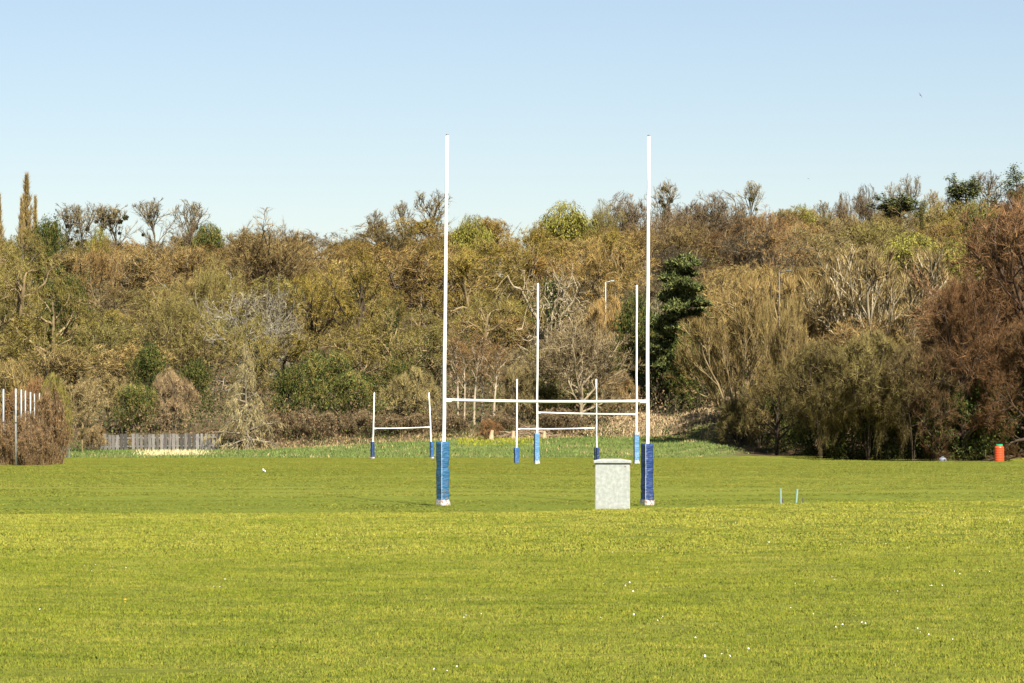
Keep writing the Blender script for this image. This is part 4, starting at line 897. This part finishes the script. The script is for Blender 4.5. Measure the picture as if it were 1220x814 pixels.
leafmass('ridge_scrub', 40000, (-100, 100), lambda n: 285+rng.random(n)*45, lambda n, x, d: rng.random(n)*4.2, [(.06, .065, .02), (.15, .11, .05), (.2, .15, .07), (.1, .1, .03)], .45, 'scrub along the top of the wooded slope', 'scrub')
# rough grass of the verge with straw tussocks
n = 70000; x = rng.uniform(-46, 46, n); e = d0(x); d = np.where(rng.random(n) < .8, rng.uniform(235, 264, n), e+rng.uniform(-6, 4, n))
px = 610+F*x/d
nz = np.sin(x*.5+d*.3)+np.sin(x*1.7-d*.8)+rng.normal(0, .7, n)
straw = (nz > 2.1)
edge_ = d > e-2.0-np.sin(x*.8)*1.2; straw |= edge_ & (px > 285) & (px < 850) & (rng.random(n) < .6)
pale = (np.abs(px-205) < 38+rng.normal(0, 8, n)) & (d > 243) & (d < 258); straw |= pale & (rng.random(n) < .9)
yel = (np.abs(px-595) < 50) & (d > 252) & ~straw
cl = np.where(straw[:, None], np.array([.27, .2, .095]), np.array([.088, .122, .03]))*rng.uniform(.75, 1.25, (n, 1)); cl[pale & straw] = np.array([.42, .36, .19]); cl[yel] = np.array([.16, .17, .012])
h = np.where(straw, rng.uniform(.08, .3, n), rng.uniform(.06, .25, n)); h[edge_ & straw] *= 1.2
keep = (x < 15.5+rng.normal(0, .8, n)) & (d > e-29) & (d > 235+1.5*np.sin(x*.6)+rng.normal(0, 1.2, n)); x, d, cl, h = x[keep], d[keep], cl[keep], h[keep]; n = len(x)
c = np.c_[x, d, ground(x, d)-.01]; dr = norm(rng.normal(0, .4, (n, 3))+np.array([0, 0, 1])); u = norm(np.cross(dr, rng.normal(0, 1, (n, 3))))*rng.uniform(.02, .045, (n, 1))
o = obj('rough_grass', mesh_np('rough_grass', np.stack([c-u, c+u, c+dr*h[:, None]], 1).reshape(-1, 3), [np.arange(3*n).reshape(-1, 3)], [M_COL], cols=np.c_[np.repeat(cl, 3, 0), np.ones(3*n)])); o['kind'] = 'stuff'
tag(o, 'rough green grass and straw tussocks at the edge of the pitch', 'grass')
# straw bank right of the far posts
n = 22000; px = rng.uniform(680, 850, n); d = 264+rng.random(n)*16; x = (px-610)/F*d; d = np.maximum(d, d0(x)-1); kk = rng.random(n) < np.clip((px-690)/80, .15, 1); x, d = x[kk], d[kk]; n = len(x)
c = np.c_[x, d, ground(x, d)-.02]; dr = norm(rng.normal(0, .5, (n, 3))+np.array([0, -.2, 1])); u = norm(np.cross(dr, rng.normal(0, 1, (n, 3))))*.028; h = rng.uniform(.1, .38, n)
cl = np.array([.44, .33, .19])*rng.uniform(.55, 1.25, (n, 1))
o = obj('dry_grass', mesh_np('dry_grass', np.stack([c-u, c+u, c+dr*h[:, None]], 1).reshape(-1, 3), [np.arange(3*n).reshape(-1, 3)], [M_COL], cols=np.c_[np.repeat(cl, 3, 0), np.ones(3*n)])); o['kind'] = 'stuff'
tag(o, 'pale dry grass on the bank right of the far posts', 'grass')

# ------------------------------------------------------------------ fences
def palings(label, pxa, pxb, d, topA, topB, botA, botB, pitch, seed):
    r = random.Random(seed); pa = P(pxa, botA, d); n = int((pxb-pxa)/F*d/pitch)
    t = thing('paling_fence', label, 'fence', (pa.x, d, gz(pa.x, d)))
    O = Vector(t.location)
    def part(name, c, sx, sy, z0, z1, rot=0, colr=(.3, .3, .3)):
        bm = bmesh.new(); box(bm, -sx/2, sx/2, -sy/2, sy/2, z0, z1)
        o = bm_obj(name, bm, M_PALE, t); o.location = c-O; o.rotation_euler = (0, rot, 0); o.color = (*colr, 1); return o
    L = (pxb-pxa)/F*d
    for zf in (.25, .8):
        za = P(0, botA+(topA-botA)*zf, d).z
        part('rail', Vector((pa.x+L/2, d+.07, za)), L, .05, -.04, .04, -math.atan2(P(0, topB, d).z-P(0, topA, d).z, L)*1.0, (.2, .19, .17))
    bmw = pitch*.78
    for k in range(n):
        f = (k+.5)/n; xx = pa.x+f*L+r.uniform(-.012, .012)
        zt = P(0, topA+(topB-topA)*f, d).z+r.uniform(-.06, .05); zb = gz(xx, d)-.02
        if r.random() < .03: continue
        g = r.choice((.07, .1, .14, .19)); br = r.random()*.35
        part('paling', Vector((xx, d+r.uniform(-.012, .012), zb)), bmw*r.uniform(.8, 1.05), .022, 0, zt-zb, r.uniform(-.025, .025), (g, g*(.95-.14*br), g*(.88-.3*br)))
    return t
palings('grey weathered paling fence under the trees at left', 104, 262, 262, 518, 516.5, 536, 535, .3, 4)
palings('short piece of paling fence just right of the bramble hedge', 73, 84, 235, 532, 530, 548, 548, .13, 6)
palings('small piece of grey fence behind the birch stems', 556, 582, 271, 500, 499, 508, 508, .26, 7)

# ------------------------------------------------------------------ silver poles in the hedge
for px, top, d, r, lab in ((4, 463.5, 196, .055, 'leftmost silver pole standing in the bramble hedge'), (18.8, 463, 188, .05, 'silver pole in front of the hedge, reaching down to the grass'), (25.2, 464, 197, .05, 'silver pole next right of the one that reaches the grass'),
                           (30.2, 465.5, 203, .045, 'silver pole in the middle of the hedge row'), (36.2, 467, 200, .05, 'silver pole fifth along the hedge row'), (41, 469, 206, .036, 'thin short looking silver pole near the right end of the row'), (47, 468.5, 208, .04, 'rightmost silver pole of the hedge row')):
    b_ = G(px, d); h = P(0, top, d).z-b_.z
    t = thing('metal_pole', lab, 'pole', b_, 0, 'silver poles in the bramble hedge')
    bm = bmesh.new(); tube(bm, [(0, 0, -.2), (0, 0, h*.5), (0, 0, h-.03)], [r, r, r], 12); pb = bm_obj('shaft', bm, M_GALV, t, True)
    bm = bmesh.new(); tube(bm, [(0, 0, h-.028), (0, 0, h)], [r*1.05, r*.7], 12); bm_obj('cap', bm, M_GALV, t)
    bm = bmesh.new(); tube(bm, [(0, 0, h*.55), (0, 0, h*.565)], [r*1.2, r*1.2], 12); bm_obj('clamp', bm, M_DARK, t)
# ------------------------------------------------------------------ street lamps on the slope
def lamp(px, top, base, pxe, d, m, label):
    g = G(px, d); h = P(0, top, d).z-g.z; e = (pxe-px)/F*d
    t = thing('street_lamp', label, 'street lamp', g)
    bm = bmesh.new(); tube(bm, [(0, 0, -.3), (0, 0, h*.5), (0, 0, h)], [.06, .05, .04], 10); bm_obj('pole', bm, m, t, True)
    bm = bmesh.new(); tube(bm, [(.03, 0, h-.04), (e*.5, 0, h+.03), (e*.6, 0, h+.05)], .05, 8); bm_obj('arm', bm, m, t, True)
    bm = bmesh.new(); box(bm, e*.55, e, -.14, .14, h+.02, h+.14); bmesh.ops.bevel(bm, geom=list(bm.edges), offset=.03, segments=2, affect='EDGES'); bm_obj('lamp_head', bm, m, t)
lamp(721.6, 336, 356, 732, 300, M_LAMP, 'white street lamp among the trees between the tall uprights')
lamp(928.6, 324, 352, 943, 249.5, M_LAMPG, 'grey street lamp among the brown trees at right')

# ------------------------------------------------------------------ stumps and brush pile
def stump(px, py, h, r, d, label):
    g = G(px, d); bm = bmesh.new(); tube(bm, [(0, 0, -.1), (.02, 0, h*.5), (.05, 0, h)], [r*1.25, r, r*.95], 9)
    o = bm_obj('tree_stump', bm, M_CUT); o.location = g; tag(o, label, 'stump')
stump(585, 517, .75, .17, 259, 'pale cut stump in front of the small grey fence')
stump(611, 515, .6, .13, 261, 'thin pale stump beside the left far upright')
stump(648, 517, .55, .12, 261, 'pale stump just right of the left far upright')
T('shrub', 583, 498, 259.5, 34, (.21, .12, .07), TANB, 'bare_bush', 'red brown twigs sprouting around the pale cut stump', 'bush')
bm = bmesh.new(); r = random.Random(9)
for k in range(70):
    q = Vector((r.uniform(-2.2, 2.2), r.uniform(-.8, .8), 0)); q.z = r.uniform(.05, 1.0)*(1-abs(q.x)/2.6); a = r.gauss(0, .35); L = r.uniform(.6, 1.5)
    v = Vector((math.cos(a), r.uniform(-.4, .4), math.sin(a)*.6))*L; tube(bm, [q-v*.5, q+v*.1+Vector((0, 0, r.uniform(-.05, .1))), q+v*.5], [.035, .03, .012], 5)
o = bm_obj('brush_pile', bm, BARK); o.color = (.3, .22, .15, 1); g = G(628, 263); o.location = g; tag(o, 'heap of cut branches at the foot of the wood behind the far left upright', 'brush pile')
print('TREE TRIS', TRI[0], 'objects', len(bpy.data.objects))
